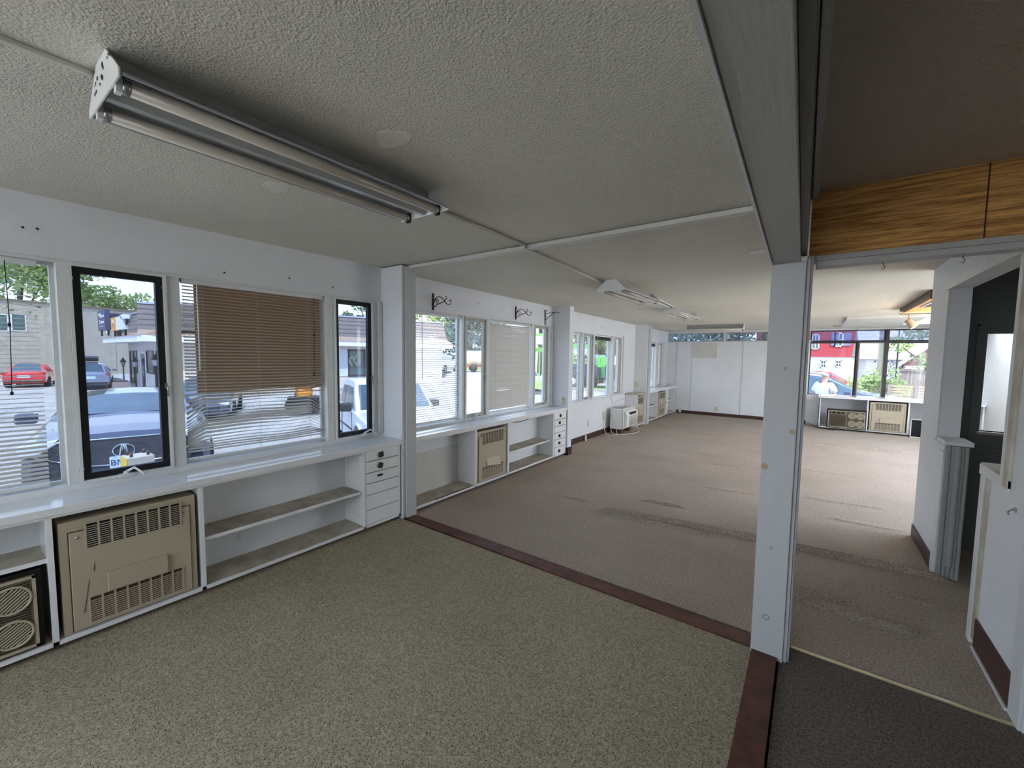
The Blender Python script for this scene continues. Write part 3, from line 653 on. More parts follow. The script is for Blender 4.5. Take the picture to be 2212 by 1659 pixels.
for nm, P in (('arm', [(.006, .07), (.12, .075), (.20, .08), (.225, .065), (.25, .072)]), ('brace', [(.006, -.03), (.15, .072), (.165, .06), (.155, .045)]), ('top_curl', [(.006, .115), (.03, .125), (.04, .10), (.03, .095)]), ('bottom_curl', [(.006, -.12), (.025, -.125), (.03, -.105)])): MB().tube([(x, 0, zz) for x, zz in P], .0045, 6).build(nm, M_iron, t)
wire('cable', [(-3.315, 5.44, 2.18), (-3.315, 5.45, 2.0), (-3.31, 5.47, 1.92), (-3.32, 5.475, 1.85), (-3.31, 5.485, 1.2), (-3.315, 5.49, .86)], .0022, M_brown, 'thin cord hanging from the straight bracket along the casement')

# end wall boards
tagit(MB().box(-2.685, -2.066, 11.982, 12.0, 1.525, 1.925).build('wall_board', M_lamg, None, .002), 'cream rectangular board fixed high on the end wall', 'board')
for x, wd in ((-3.06, .045), (-2.67, .02), (-1.455, .02)): trim(MB().box(x-wd/2, x+wd/2, 11.985, 12.0, .09, 1.95), M_trim, .001)
M_nail = M_iron
def nails(name, pts, label, l=.01):
    for p in pts: tagit(MB().lathe([(.004, 0), (.004, l*.6), (.006, l), (0, l)], (p[0]+.001, p[1], p[2]), (1, 0, 0), 8).build(name, M_nail, None), label, 'nail', 'nails in the window wall')
nails('nail_head', [(XW, .28, 2.17), (XW, .33, 2.175), (XW, 1.18, 2.09), (XW, 1.98, 2.1), (XW, 3.86, 2.16), (XW, 1.62, 2.12), (-3.33, 7.5, 2.1)], 'small black nail stuck in the white wall above the windows')

# ================================================================ END WINDOW COUNTER
ec = thing('base_cabinet', 'white cabinet under the wide end window, holding heater and air conditioner', 'cabinet', (0, 11.45, 0), 0, 'built-in wall cabinets')
b = MB(); y1 = .53
for a, c in ((.16, .18), (.965, .99), (1.60, 1.625), (2.25, 2.27), (2.62, 2.645)): b.box(a, c, 0, y1, .035, .69)
b.box(.16, 2.645, 0, y1, .03, .055).build('carcass', M_lam, ec); MB().box(.16, 2.645, y1-.01, y1, .03, .69).build('back_panel', M_wall, ec)
MB().box(.18, 2.6, .08, .3, -.005, .03).build('plinth', M_dark, ec)
tagit(MB().box(.13, 2.645, 11.40, 12.03, .69, .735).build('countertop', M_lam, None, .003), 'white countertop with papers under the wide end window', 'countertop', 'white laminate countertops under windows')
trim(MB().box(-.08, .15, 11.95, 12.0, .0, .71), M_wall)
heater(.56, .60, 'beige heater under the wide end window, between its two cubbies', (1.01, 11.43, .058), 0)
brown_ac('brown air conditioner with four round vents under the wide end window', (.30, 11.41, .05), 0)
t = thing('screen_frame', 'white metal framed dark screen leaning in the right cubby of the end cabinet', 'screen', (1.64, 11.38, .0)); w, h = .60, .37
MB().box(0, w, 0, .015, 0, .016).box(0, w, 0, .015, h-.016, h).box(0, .016, 0, .015, 0, h).box(w-.016, w, 0, .015, 0, h).build('frame', M_lamg, t); MB().box(.016, w-.016, .005, .008, .016, h-.016).build('mesh_panel', M_dark, t)
tagit(MB().box(.50, .68, 11.55, 11.72, .736, .742).build('paper', M_white, None), 'sheet of white paper lying on the end window countertop', 'paper')
wire('cable', [(-.1, 11.9, .05), (.0, 11.75, .04), (.1, 11.5, .02), (.2, 11.42, .01), (.45, 11.35, .005)], .006, M_black, 'black cable on the carpet beside the end cabinet')

# ================================================================ CEILING FITTINGS
M_refl = mat('white_reflector', (158, 162, 160), .22, spec=.7)  # white metal greyed to stand for the dim floor it reflects
M_hous = mat('grey_fixture_housing', (150, 150, 146), .5)  # grey stands for the shadow between reflector and ceiling
M_tube = mat('fluorescent_tube', (190, 180, 164), .22, spec=.6)
def fluoro(L, Wd, label, loc, rz, hgt=.10, near_shaded=False, taper=0):
    t = thing('fluorescent_light', label, 'ceiling light', loc, rz, 'two-tube fluorescent strip lights')   # local y along the lamp, origin at ceiling, near end
    hw = Wd/2; zr0 = -hgt; MB().box(-.035, .035, 0, L, zr0+.03, 0).build('housing', M_hous, t, .002)
    prof = [(-hw, zr0+.006), (-hw, zr0), (-hw+.007, zr0), (-hw*.80, zr0+.022), (-.05, zr0+.022), (-.013, zr0-.003), (.013, zr0-.003), (.05, zr0+.022), (hw*.80, zr0+.022), (hw-.007, zr0), (hw, zr0), (hw, zr0+.006), (hw*.75, zr0+.03), (-hw*.75, zr0+.03)]
    MB().prism(prof, .006, L-.006, 'y').build('reflector', M_refl if near_shaded else M_white, t)  # near lamp takes the tone darkened for its reflection
    for x in (-hw*.62, hw*.62):
        MB().tube([(x, .03, zr0), (x, L-.03, zr0)], .019, 16).build('tube', M_tube, t)
        for a, c in ((.016, .032), (L-.032, L-.016)): MB().tube([(x, a, zr0), (x, c, zr0)], .0195, 16).build('tube_cap', M_metal, t)
    for y, s_ in ((0, 1), (L, -1)):
        MB().prism([(-hw, -hgt+.016), (-hw, -hgt-.006), (hw, -hgt-.006), (hw, -hgt+.016), (hw*.32, 0), (-hw*.32, 0)], y-.002, y+.002, 'y').build('end_plate', M_white, t, 0)
        for x in (-hw*.62, hw*.62): MB().box(x-.012, x+.012, y+s_*.003, y+s_*.016, zr0-.022, zr0+.024).build('socket', M_dark if y else M_white, t)
    if near_shaded:
        b = MB(); rnd = random.Random(4)
        for k in range(16):
            x = rnd.uniform(-.12, .12); z = rnd.uniform(-.075, -.02)
            if abs(x) < hw*(.4+abs(z)*6): b.lathe([(0, .001), (rnd.uniform(.003, .008), .001)], (x, -.0022, z), (0, -1, 0), 8)
        b.build('punched_holes', M_dark, t)
    return t
fluoro(1.165, .345, 'fluorescent light with two bare tubes, largest and closest, under the near ceiling', (-1.625, .30, 2.35), 0, hgt=.105, near_shaded=True)
t = [o for o in bpy.data.objects if o.name == 'fluorescent_light'][0]
fluoro(1.12, .30, 'middle fluorescent strip light beyond the ceiling batten', (-1.69, 4.0, zc(4.0)), R(-.5), hgt=.105)
fluoro(1.12, .29, 'small fluorescent strip light at the far end of the cream ceiling panel', (-1.735, 6.35, zc(6.3)), R(-1), hgt=.105)
f4 = fluoro(1.13, .24, 'fluorescent strip light mounted crosswise in front of the end wall transom lights', (-2.35, 9.95, zc(9.95)), R(-90), hgt=.115)
tagit(MB().box(-1.93, -1.74, 5.25, 6.33, zc(5.8)-.03, zc(5.8)-.012).build('ceiling_panel', M_lamg, None), 'flat cream panel on the ceiling between the two middle lights', 'panel')
M_cond = mat('painted_raceway', (200, 198, 186), .5)
tagit(MB().box(-1.742, -1.722, -1.5, .30, 2.336, 2.35).build('cable_raceway', M_cond, None, .003), 'painted cable raceway running to the near end of the big light', 'raceway', 'ceiling raceways')
M_ = MB().tube([(-1.70, 1.465, 2.338), (-1.73, 2.5, 2.338)], .011, 8).tube([(-1.73, 2.5, 2.322), (-1.80, 4.03, zc(4)-.016)], .012, 8).build('cable_raceway', M_cond, None)
tagit(M_, 'thin cable raceway linking the big light to the middle light across the batten', 'raceway', 'ceiling raceways')
tagit(MB().tube([(-1.66, 5.12, zc(5)-.02), (-1.66, 5.3, zc(5)-.01), (-1.70, 6.35, zc(6)-.014)], .011, 8).build('cable_raceway', M_cond, None), 'short raceway beside the cream ceiling panel', 'raceway', 'ceiling raceways')
# patches and tape on the ceiling
for k, (x, y, a) in enumerate(((-1.315, 1.03, .06), (-2.16, 1.0, .06))):
    b = MB(); n = 26; rnd = random.Random(k); pr = [(x+(a*(1+.25*math.sin(3*q)+.12*rnd.random()))*math.cos(q)*1.2, y+a*.8*(1+.2*rnd.random())*math.sin(q)) for q in [2*PI*i/n for i in range(n)]]
    tagit(b.prism(pr, 2.3475, 2.352, 'z').build('plaster_patch', mat('plaster_patch', (216, 212, 198), .8, bump=.3, bscale=30), None), ('plaster patch on the ceiling, beam side of the big light', 'plaster patch on the ceiling, window side of the big light')[k], 'patch')
tagit(MB().box(-.42, -.31, 3.5, 3.57, zc(3.5)-.012, zc(3.5)+.01).build('ceiling_plate', M_lamg, None), 'small cream plate on the ceiling beside the beam end', 'plate')
for x, w_ in ((.235, 'left'), (.487, 'r')):
    tagit(MB().tube([(x, 2.565, 1.995), (x, 2.56, 1.985), (x+.006, 2.55, 1.97), (x, 2.54, 1.958), (x-.006, 2.545, 1.965)], .002, 6).build('cup_hook', M_metal, None), 'metal cup hook under the trim, ' + ('closer to the post' if w_ == 'left' else 'closer to the right hand wall'), 'hook', 'cup hooks under the wood panel')
tagit(MB().tube([(.785, 2.86, .87), (.77, 2.86, .868), (.76, 2.86, .855), (.765, 2.86, .845)], .004, 6).box(.779, .785, 2.85, 2.87, .86, .88).build('wall_hook', M_metal, None), 'small bent hook on the right hand wall below the ledge', 'hook')
# right rear ceiling: long light box, vent, wood panel, track lamp, valance
zr = zc(10)
tagit(MB().box(.42, 1.44, 9.1, 10.55, zc(9.8)-.035, zc(9.8)+.03).build('ceiling_panel', M_lamg, None, .004), 'long cream ceiling panel before the wide end window', 'panel')
tagit(MB().box(.30, .43, 10.85, 11.3, zc(11)-.02, zc(11)+.03).build('ceiling_vent', M_sashg, None, .003), 'small grey ceiling vent beside the long cream panel', 'vent')
t = thing('window_valance', 'cream valance rail with black slot above the wide end window', 'valance', (0, 0, 0))
MB().box(.80, 2.62, 11.86, 11.90, 2.205, 2.235).box(.765, .805, 11.84, 11.92, 2.19, 2.30).build('rail', M_lamg, t); MB().box(.80, 2.62, 11.90, 11.93, 2.235, 2.29).build('slot', M_dark, t)
M_glow = mat('varnished_wood', (226, 168, 92), .4, dark=(196, 130, 56), vscale=6, stretch=(8, 1, 1))
t = thing('light_well', 'varnished orange wood light well in the ceiling near the track lamp', 'light well', (0, 0, 0))
MB().box(.98, 1.44, 6.2, 8.15, 2.205, 2.215).build('wood_panel', M_glow, t); MB().box(.965, .98, 6.2, 8.16, 2.20, 2.30).box(.98, 1.44, 8.15, 8.165, 2.20, 2.30).build('frame', M_brown, t)
MB().box(1.05, 1.43, 6.3, 7.1, 2.198, 2.205).build('opening', M_dark, t); MB().box(1.03, 1.05, 6.28, 7.12, 2.193, 2.205).box(1.03, 1.43, 7.1, 7.12, 2.193, 2.205).build('opening_trim', M_lam, t)
wl = bpy.data.lights.new('warm_bulb', 'POINT'); wl.energy = 3; wl.color = (1, .62, .26); wl.shadow_soft_size = .05; wlo = bpy.data.objects.new('warm_bulb', wl); COL.objects.link(wlo); wlo.location = (1.35, 7.6, 1.95)
t = thing('track_lamp', 'small grey track spotlight hanging below the orange wood panel', 'spotlight', (1.03, 7.85, 2.13))
MB().box(-.12, .5, -.02, .02, .06, .085).build('track', M_lamg, t); MB().tube([(0, 0, .06), (0, 0, -.0), (.02, 0, -.03)], .008, 8).build('stem', M_sashg, t)
MB().lathe([(0, -.03), (.035, -.025), (.04, .0), (.042, .05), (.05, .10), (.046, .105), (.04, .10), (.03, .05), (0, .04)], (.0, .0, -.05), (.55, -.2, -.8), 20).build('lamp_head', mat('grey_lamp_paint', (176, 170, 160), .5), t)
# knots and stains on the post
b = MB()
for (x, z, r1, r2) in ((-.13, .215, .016, .010), (-.125, .585, .008, .004), (-.11, 1.50, .007, .003)):
    b.lathe([(r2, .0006), (r1, .0006)], (x, 2.44, z), (0, -1, 0), 20)
b.build('knot_ring', mat('knot_ring', (150, 138, 118), .6), pill)
b = MB().lathe([(0, .0008), (.013, .0008)], (-.065, 2.44, 1.19), (0, -1, 0), 16).lathe([(0, .0008), (.016, .0008)], (-.175, 2.44, 1.0), (0, -1, 0), 16); b.build('knot', mat('knot', (170, 152, 124), .6), pill)

# ================================================================ OUTSIDE
def ground_z(x, y):
    c = Vector((x, y, 0))-EYE; D = c.dot(FW)
    if D < 1: return -.85
    px = 1106+FPX*c.dot(RT)/D
    z = -.85+.0*D
    z += .72*sm(34, 40, D)*sm(930, 960, px)*(1-sm(1060, 1200, px))
    z += .30*sm(1500, 1700, px)
    z += .22*(1-sm(6.5, 9.5, D))*(1-sm(600, 800, px))
    z -= .25*sm(1180, 1240, px)*sm(22, 34, D)*(1-sm(1400, 1500, px))
    return z
def patch(name, m_, x0, x1, y0, y1, nx, ny, dz=0, inside=None, lab=None, cat=None, kind='structure'):
    vs = []; fs = []
    for j in range(ny+1):
        for i in range(nx+1):
            x = x0+(x1-x0)*i/nx; y = y0+(y1-y0)*j/ny; vs.append((x, y, ground_z(x, y)+dz))
    for j in range(ny):
        for i in range(nx):
            a = j*(nx+1)+i; q = vs[a]
            if inside is None or inside((x0+(x1-x0)*(i+.5)/nx, y0+(y1-y0)*(j+.5)/ny)): fs.append((a, a+1, a+nx+2, a+nx+1))
    b = MB(); b.add(vs, fs, True); o = b.build(name, m_, None); o['kind'] = kind
    if lab: o['label'] = lab; o['category'] = cat
    return o
M_asph = mat('pale_asphalt', (176, 172, 168), .9, dark=(150, 146, 144), vscale=.7, bump=.3, bscale=40)
M_conc = mat('concrete', (196, 190, 180), .85, dark=(168, 160, 150), vscale=3, bump=.2, bscale=50)
M_grass = mat('grass', (128, 158, 62), .9, dark=(92, 122, 44), vscale=5, bump=.6, bscale=70)
patch('ground', M_asph, -75, -3.52, -45, 75, 60, 90); patch('ground', M_asph, -3.52, 60, 12.16, 90, 50, 60)
patch('ground', M_asph, -3.52, 60, -45, -2.9, 10, 10)
def strip(name, pts, w, m_, h, lab, cat, dz=0, kind=None):
    b = MB(); vs = []
    for i, (px, D) in enumerate(pts):
        p = at(px, 780, D); q = at(px, 780, D+w); z = ground_z(p.x, p.y)+dz
        vs += [(p.x, p.y, z-.1), (p.x, p.y, z+h), (q.x, q.y, ground_z(q.x, q.y)+dz+h)]
    fs = []
    for i in range(len(pts)-1): a = 3*i; fs += [(a, a+3, a+4, a+1), (a+1, a+4, a+5, a+2)]
    b.add(vs, fs); o = tagit(b.build(name, m_, None), lab, cat)
    if kind: o['kind'] = kind
    return o
strip('grass_strip', [(1200+k*30, 33-k*.9) for k in range(8)], 5.0, M_grass, .10, 'green grass strip across the lot behind the third window bay', 'grass', kind='stuff')
strip('kerb', [(1200+k*30, 32.7-k*.9) for k in range(8)], .3, M_conc, .16, 'pale kerb in front of the grass strip beyond the third bay', 'kerb')
strip('grass_strip', [(985, 44), (1010, 44), (1040, 43), (1075, 42)], 8, M_grass, .06, 'grass bank below the dark spruce by the beige tank', 'grass', kind='stuff')
strip('kerb', [(140, 31), (180, 32), (215, 33), (245, 34)], .4, mat('yellow_kerb_paint', (206, 186, 120), .8), .12, 'worn yellow kerb at the foot of the pale brick building', 'kerb')

def brick_mat(name, a, b_, mort, sc=1, off=.5, rough=.85):
    q = N(name); v = q.co(); br = q.n('TexBrick', Scale=sc); br.offset = off; q.l(v, br.inputs['Vector'])
    br.inputs['Color1'].default_value = lin(a); br.inputs['Color2'].default_value = lin(b_); br.inputs['Mortar'].default_value = lin(mort)
    br.inputs['Brick Width'].default_value = .22; br.inputs['Row Height'].default_value = .075; br.inputs['Mortar Size'].default_value = .008
    mp = v.node; mp.inputs['Rotation'].default_value = (R(90), 0, 0)
    no = q.n('TexNoise', Scale=1.6, Detail=6, Roughness=.8); q.l(q.co(), no.inputs['Vector']); mx = q.n('MixRGB', blend_type='MULTIPLY'); mx.inputs[0].default_value = .5
    q.l(br.outputs[0], mx.inputs[1]); q.l(no.outputs[0], mx.inputs[2]); hs = q.n('HueSaturation', Value=1.35); q.l(mx.outputs[0], hs.inputs['Color'])
    q.l(hs.outputs[0], q.b.inputs['Base Color']); q.b.inputs['Roughness'].default_value = rough; return q.m
M_brick = brick_mat('pale_brick', (186, 176, 160), (168, 158, 144), (150, 142, 130))
M_brickw = brick_mat('painted_brick', (206, 200, 200), (196, 190, 190), (170, 164, 164))
def row_mat(name, a, dark, step, rough=.85):
    q = N(name); v = q.co(); w = q.n('TexWave', Scale=1.0/step/6.2832*6.2832*.5, Distortion=.6); w.bands_direction = 'Z'; w.wave_profile = 'SAW'; w.inputs['Detail'].default_value = 2
    q.l(v, w.inputs['Vector']); no = q.n('TexNoise', Scale=5, Detail=5); q.l(v, no.inputs['Vector']); ra = q.n('ValToRGB'); q.l(w.outputs[1], ra.inputs[0])
    e = ra.color_ramp.elements; e[0].color = lin(dark); e[0].position = .05; e[1].color = lin(a); e[1].position = .3
    mx = q.n('MixRGB', blend_type='MULTIPLY'); mx.inputs[0].default_value = .4; q.l(ra.outputs[0], mx.inputs[1]); q.l(no.outputs[0], mx.inputs[2]); hs = q.n('HueSaturation', Value=1.25); q.l(mx.outputs[0], hs.inputs['Color'])
    q.l(hs.outputs[0], q.b.inputs['Base Color']); q.b.inputs['Roughness'].default_value = rough; return q.m
M_shing = row_mat('brown_shingles', (118, 108, 104), (62, 58, 60), .45)
M_clapr = row_mat('red_clapboard', (176, 62, 72), (120, 36, 44), .22)
M_clapw = row_mat('white_clapboard', (222, 224, 226), (180, 184, 190), .2)
M_roofg = row_mat('grey_shingles', (182, 176, 168), (140, 134, 128), .3)
M_fasc = mat('white_fascia', (226, 226, 230), .6); M_winb = mat('window_reflection', (92, 112, 118), .15, spec=.8, dark=(58, 76, 66), vscale=1.2)
M_wind = mat('dark_window', (52, 50, 52), .12, spec=.8, var=.3, vscale=1)

class Wall:                                # vertical plane between two surveyed foot points
    def __init__(s, pa, pb):
        s.a = Vector((pa.x, pa.y, 0)); s.b = Vector((pb.x, pb.y, 0)); s.L = (s.b-s.a).length; s.d = (s.b-s.a).normalized()
        s.n = Vector((s.d.y, -s.d.x, 0))
        if s.n.dot(Vector((EYE.x, EYE.y, 0))-s.a) < 0: s.n = -s.n
        s.M = Matrix((s.d.to_4d()*1, (-s.n).to_4d(), (0, 0, 1, 0), (0, 0, 0, 1))).transposed(); s.M[3] = (0, 0, 0, 1)
        s.ang = math.atan2(s.d.y, s.d.x)
    def u(s, px, py=780):                  # where a sighting meets the plane: (along, height)
        r = FW+(px-1106)/FPX*RT-(py-829.5)/FPX*UP; t = (s.a-EYE).dot(s.n)/r.dot(s.n); p = EYE+t*r
        return (Vector((p.x, p.y, 0))-s.a).dot(s.d), p.z
    def mb(s, b): 
        b.v = [tuple(s.a+s.d*x-s.n*y+Vector((0, 0, z))) for x, y, z in b.v]; return b
def winpart(W_, parent, px0, px1, py0, py1, gl=None, fr=None, cross=False, fw=.06, name='window'):
    u0, _z = W_.u(px0, py0); u1, z1 = W_.u(px1, py0); _, z0 = W_.u(px1, py1); u0, u1 = sorted((u0, u1))
    b = MB().box(u0, u1, -.05, .02, z0, z0+fw).box(u0, u1, -.05, .02, z1-fw, z1).box(u0, u0+fw, -.05, .02, z0, z1).box(u1-fw, u1, -.05, .02, z0, z1)
    if cross: b.box((u0+u1)/2-.02, (u0+u1)/2+.02, -.045, .0, z0, z1).box(u0, u1, -.045, 0, (z0+z1)/2-.03, (z0+z1)/2+.03)
    if cross == 2:
        for q in (.25, .75): b.box(u0, u1, -.04, 0, z0+(z1-z0)*q-.012, z0+(z1-z0)*q+.012)
    w = W_.mb(b).build(name, fr or M_fasc, parent)
    W_.mb(MB().box(u0+fw*.6, u1-fw*.6, -.012, .01, z0+fw*.6, z1-fw*.6)).build('pane', gl or M_winb, w); return w
# pale brick building at the back of the lot
WB = Wall(at(-90, 757, 31), at(300, 760, 43)); t = thing('brick_building', 'two-storey pale brick building behind the parked cars, seen past the black casement', 'building', (0, 0, 0))
zt = WB.u(150, 661)[1]
WB.mb(MB().box(0, WB.L, 0, 9, -1, zt)).build('wall', M_brick, t); WB.mb(MB().box(-.1, WB.L+.1, -.12, 9.1, zt, zt+.14)).build('roof_edge', M_taupe, t)
for q in (1.2, 5.0, 9.6): WB.mb(MB().box(q*WB.L/12, q*WB.L/12+.35, -.07, 0, -1, zt-.3)).build('pilaster', M_brick, t)
winpart(WB, t, -12, 16, 679, 716); winpart(WB, t, 22, 55, 679, 716); winpart(WB, t, 101, 127, 684, 719); winpart(WB, t, 228, 256, 692, 724)
winpart(WB, t, 104, 120, 753, 800, gl=M_wind, name='door')
WB.mb(MB().box(WB.u(181)[0], WB.u(203)[0], 3, 4.2, zt, zt+.75).box(WB.u(181)[0]-.1, WB.u(203)[0]+.1, 2.9, 4.3, zt+.75, zt+.9)).build('roof_unit', M_fasc, t)
# restaurant with shingled mansard
WA = Wall(at(277, 757, 27.5), at(349, 758, 22)); WC = Wall(at(349, 758, 22), at(955, 770, 33))
t = thing('restaurant_building', 'low building with brown shingled mansard roof, white fascia and brick front', 'building', (0, 0, 0))
for Wq, e0, e1, m_ in ((WA, 0, 0, M_brickw), (WC, 0, 0, M_fasc)): Wq.mb(MB().box(0, Wq.L, 0, 6, -1, 2.1)).build('wall', mat('tan_wall', (214, 204, 192), .8, var=.05) if Wq is WC else m_, t)
def roofs(Wq, u0, u1):
    z1, z2, z3, z4 = 1.98, 2.30, 2.62, 3.98
    Wq.mb(MB().box(u0, u1, -.95, .2, z1, z2)).build('fascia', M_fasc, t)
    Wq.mb(MB().prism([(-1.0, z2), (-.1, z3), (.4, z3), (.4, z2)], u0, u1, 'x')).build('eave_roof', mat('tan_shingles', (186, 160, 140), .9, dark=(140, 116, 102), vscale=9), t)
    Wq.mb(MB().prism([(-.15, z3-.05), (.55, z4), (2.2, z4), (2.2, z3-.05)], u0, u1, 'x')).build('mansard_roof', M_shing, t)
    Wq.mb(MB().box(u0, u1, .48, 2.2, z4, z4+.10)).build('roof_cap', mat('roof_cap_metal', (170, 176, 196), .5), t)
roofs(WA, -2.0, WA.L+.9); roofs(WC, -.9, WC.L+.4)
winpart(WA, t, 281, 289, 757, 826, gl=M_wind, fr=M_brown); winpart(WA, t, 288, 296, 757, 806, gl=M_wind, fr=M_brown); winpart(WA, t, 304, 315, 762, 848, gl=M_wind, fr=M_fasc, name='door'); winpart(WA, t, 317, 332, 757, 808, gl=M_wind, fr=M_brown)
winpart(WA, t, 338, 346, 757, 858, gl=M_wind, fr=M_brown)
winpart(WC, t, 700, 750, 755, 812, gl=mat('white_shade', (206, 212, 222), .7, var=.08), fr=M_fasc); nw = winpart(WC, t, 751, 789, 755, 813, gl=M_winb, fr=mat('dark_frame', (70, 62, 66), .5), fw=.14)
u0, z0 = WC.u(762, 790); k = 33/895*1.0*.85
pts = [(4, 22), (12, 26), (14, 20), (18, 10), (26, 0)]
def neon(P): return [tuple(WC.a+WC.d*(WC.u(px, py)[0])+WC.n*.06+Vector((0, 0, WC.u(px, py)[1]))) for px, py in P]
MB().tube(neon([(769, 764), (768, 771), (763, 777), (762, 781), (768, 784), (771, 792)]), .04, 6).tube(neon([(762, 773), (756, 773), (754, 779), (757, 786), (760, 789)]), .04, 6).build('neon_tube', mat('pale_green_neon', (206, 222, 160), .4), nw)
WC.mb(MB().box(WC.u(796)[0], WC.u(812)[0], -.06, .02, -.8, 2.0)).build('corner_board', M_fasc, t)
# roof signs
def boxsign(px0, px1, py0, py1, pxs, m_, label, strokes=None, yaw=0):
    u0, z1 = WA.u(px0, py0); u1, z0 = WA.u(px1, py1)
    s_ = thing('roof_sign', label, 'sign', (0, 0, 0)); WA.mb(MB().box(u0, u1, -1.0, -.75, z0, z1)).build('sign_face', m_, s_)
    WA.mb(MB().box(u0+.15, u0+.22, -.9, -.8, z0-.35, z0).box(u1-.22, u1-.15, -.9, -.8, z0-.35, z0)).build('post', M_iron, s_)
    if strokes:
        b = MB()
        for P in strokes: b.tube([tuple(WA.a+WA.d*(u0+(u1-u0)*a)+WA.n*1.01+Vector((0, 0, z0+(z1-z0)*c))) for a, c in P], .022, 5)
        b.build('lettering', M_fasc, s_)
    return s_
M_navy = mat('navy_sign', (62, 64, 96), .5)
SC = [[(.2, .62), (.22, .85), (.32, .68), (.42, .86), (.46, .62)], [(.52, .62), (.54, .74)], [(.6, .62), (.62, .74), (.70, .72), (.72, .62)], [(.78, .64), (.86, .74), (.86, .62)],
      [(.42, .50), (.26, .52), (.28, .44), (.44, .40), (.40, .32), (.22, .33)], [(.5, .33), (.56, .44), (.62, .33)], [(.66, .33), (.68, .44), (.74, .36), (.80, .44), (.84, .33)], [(.3, .2), (.7, .2)]]
sg = boxsign(253, 273, 676, 714, 0, M_navy, 'navy blue box sign with white script on the shingled roof', SC)
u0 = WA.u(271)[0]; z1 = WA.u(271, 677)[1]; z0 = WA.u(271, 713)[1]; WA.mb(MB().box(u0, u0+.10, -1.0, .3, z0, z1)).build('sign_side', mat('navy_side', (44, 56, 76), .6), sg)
boxsign(286, 297, 690, 716, 0, mat('orange_sign', (226, 150, 50), .5), 'orange upright sign with dark figures on the shingled roof', [[(.2, .2), (.4, .5), (.3, .7)], [(.6, .25), (.7, .6), (.6, .8)]])
boxsign(297.5, 315, 688, 713, 0, mat('pale_sign', (214, 220, 228), .5), 'pale white sign next to the orange one on the shingled roof')
boxsign(308.5, 318, 683.5, 690.5, 0, M_fasc, 'small bright white square sign above the pale roof sign')
# lamps, planter
for px, py, hgt, lb in ((266, 790, True, 'black lantern on a post before the pale brick wall'), (292, 790, False, 'black lantern beside the restaurant window'), (335, 786, True, 'black lantern nearest the restaurant corner')):
    p = at(px, py-6, 22+(349-px)*.076-1.1); s_ = thing('street_lantern', lb, 'lamp', (p.x, p.y, -.85)); hh = p.z+.85
    MB().tube([(0, 0, 0), (0, 0, hh-.25)], .035, 8).build('pole', M_iron, s_); MB().lathe([(.08, -.25), (.15, .08), (.13, .1)], (0, 0, hh), n=6).build('glass_cage', mat('lantern_glass', (150, 158, 166), .2), s_); MB().lathe([(.20, .08), (.05, .28), (.0, .4)], (0, 0, hh), n=6).build('cap', M_iron, s_)
u0, u1 = WA.u(266)[0], WA.u(297)[0]
s_ = thing('planter_box', 'long grey planter box by the restaurant door', 'planter', (0, 0, 0)); WA.mb(MB().box(u0, u1, -1.2, -.4, -.86, -.42)).build('box', mat('weathered_wood', (150, 140, 138), .8), s_); WA.mb(MB().box(u0+.05, u1-.05, -1.15, -.45, -.43, -.36)).build('soil', M_brown, s_)

# ---------------------------------------------------------------- vehicles
def paint(name, rgb, rough=.22): return mat(name, rgb, rough, spec=.6, clear=.7, var=.04, vscale=2)
M_cgl = mat('car_glass', (62, 84, 100), .06, spec=.9, dark=(36, 52, 62), vscale=2.2); M_tyre = mat('tyre', (34, 34, 36), .85); M_rim = mat('wheel_rim', (176, 178, 182), .3, metal=.7)
M_red = mat('tail_lamp', (150, 22, 26), .3); M_head = mat('headlamp_glass', (206, 216, 224), .1, spec=.8); M_plast = mat('car_plastic', (38, 40, 44), .6)
M_plate = mat('licence_plate_blue', (186, 208, 232), .4); M_chrome = mat('chrome', (216, 220, 226), .12, metal=.9)
SUV = dict(st=[0, .10, .45, 1.25, 1.35, 2.05, 2.9, 3.9, 4.45, 4.75, 4.88], top=[.72, .92, 1.05, 1.16, 1.20, 1.58, 1.68, 1.66, 1.60, 1.10, .95], tw=[.62, .78, .80, .80, .74, .62, .60, .60, .58, .70, .72],
           belt=[.62, .80, .95, 1.05, 1.06, 1.08, 1.10, 1.12, 1.12, 1.00, .85], bw=[.80, .90, .95, .97, .97, .97, .97, .97, .95, .92, .88], bot=[.42, .30, .25, .25, .25, .25, .25, .25, .27, .32, .42], g0=4, g1=8, wh=[.95, 3.85], r=.37)
SEDAN = dict(st=[0, .10, .45, 1.15, 1.35, 2.05, 2.8, 3.3, 4.05, 4.55, 4.65], top=[.60, .76, .84, .92, .95, 1.38, 1.44, 1.42, 1.02, .98, .85], tw=[.60, .74, .76, .76, .72, .58, .56, .56, .68, .72, .70],
           belt=[.55, .70, .80, .88, .88, .90, .92, .93, .96, .92, .78], bw=[.76, .86, .90, .91, .91, .91, .91, .91, .90, .88, .84], bot=[.38, .25, .2, .2, .2, .2, .2, .2, .22, .28, .38], g0=4, g1=8, wh=[.9, 3.6], r=.33)
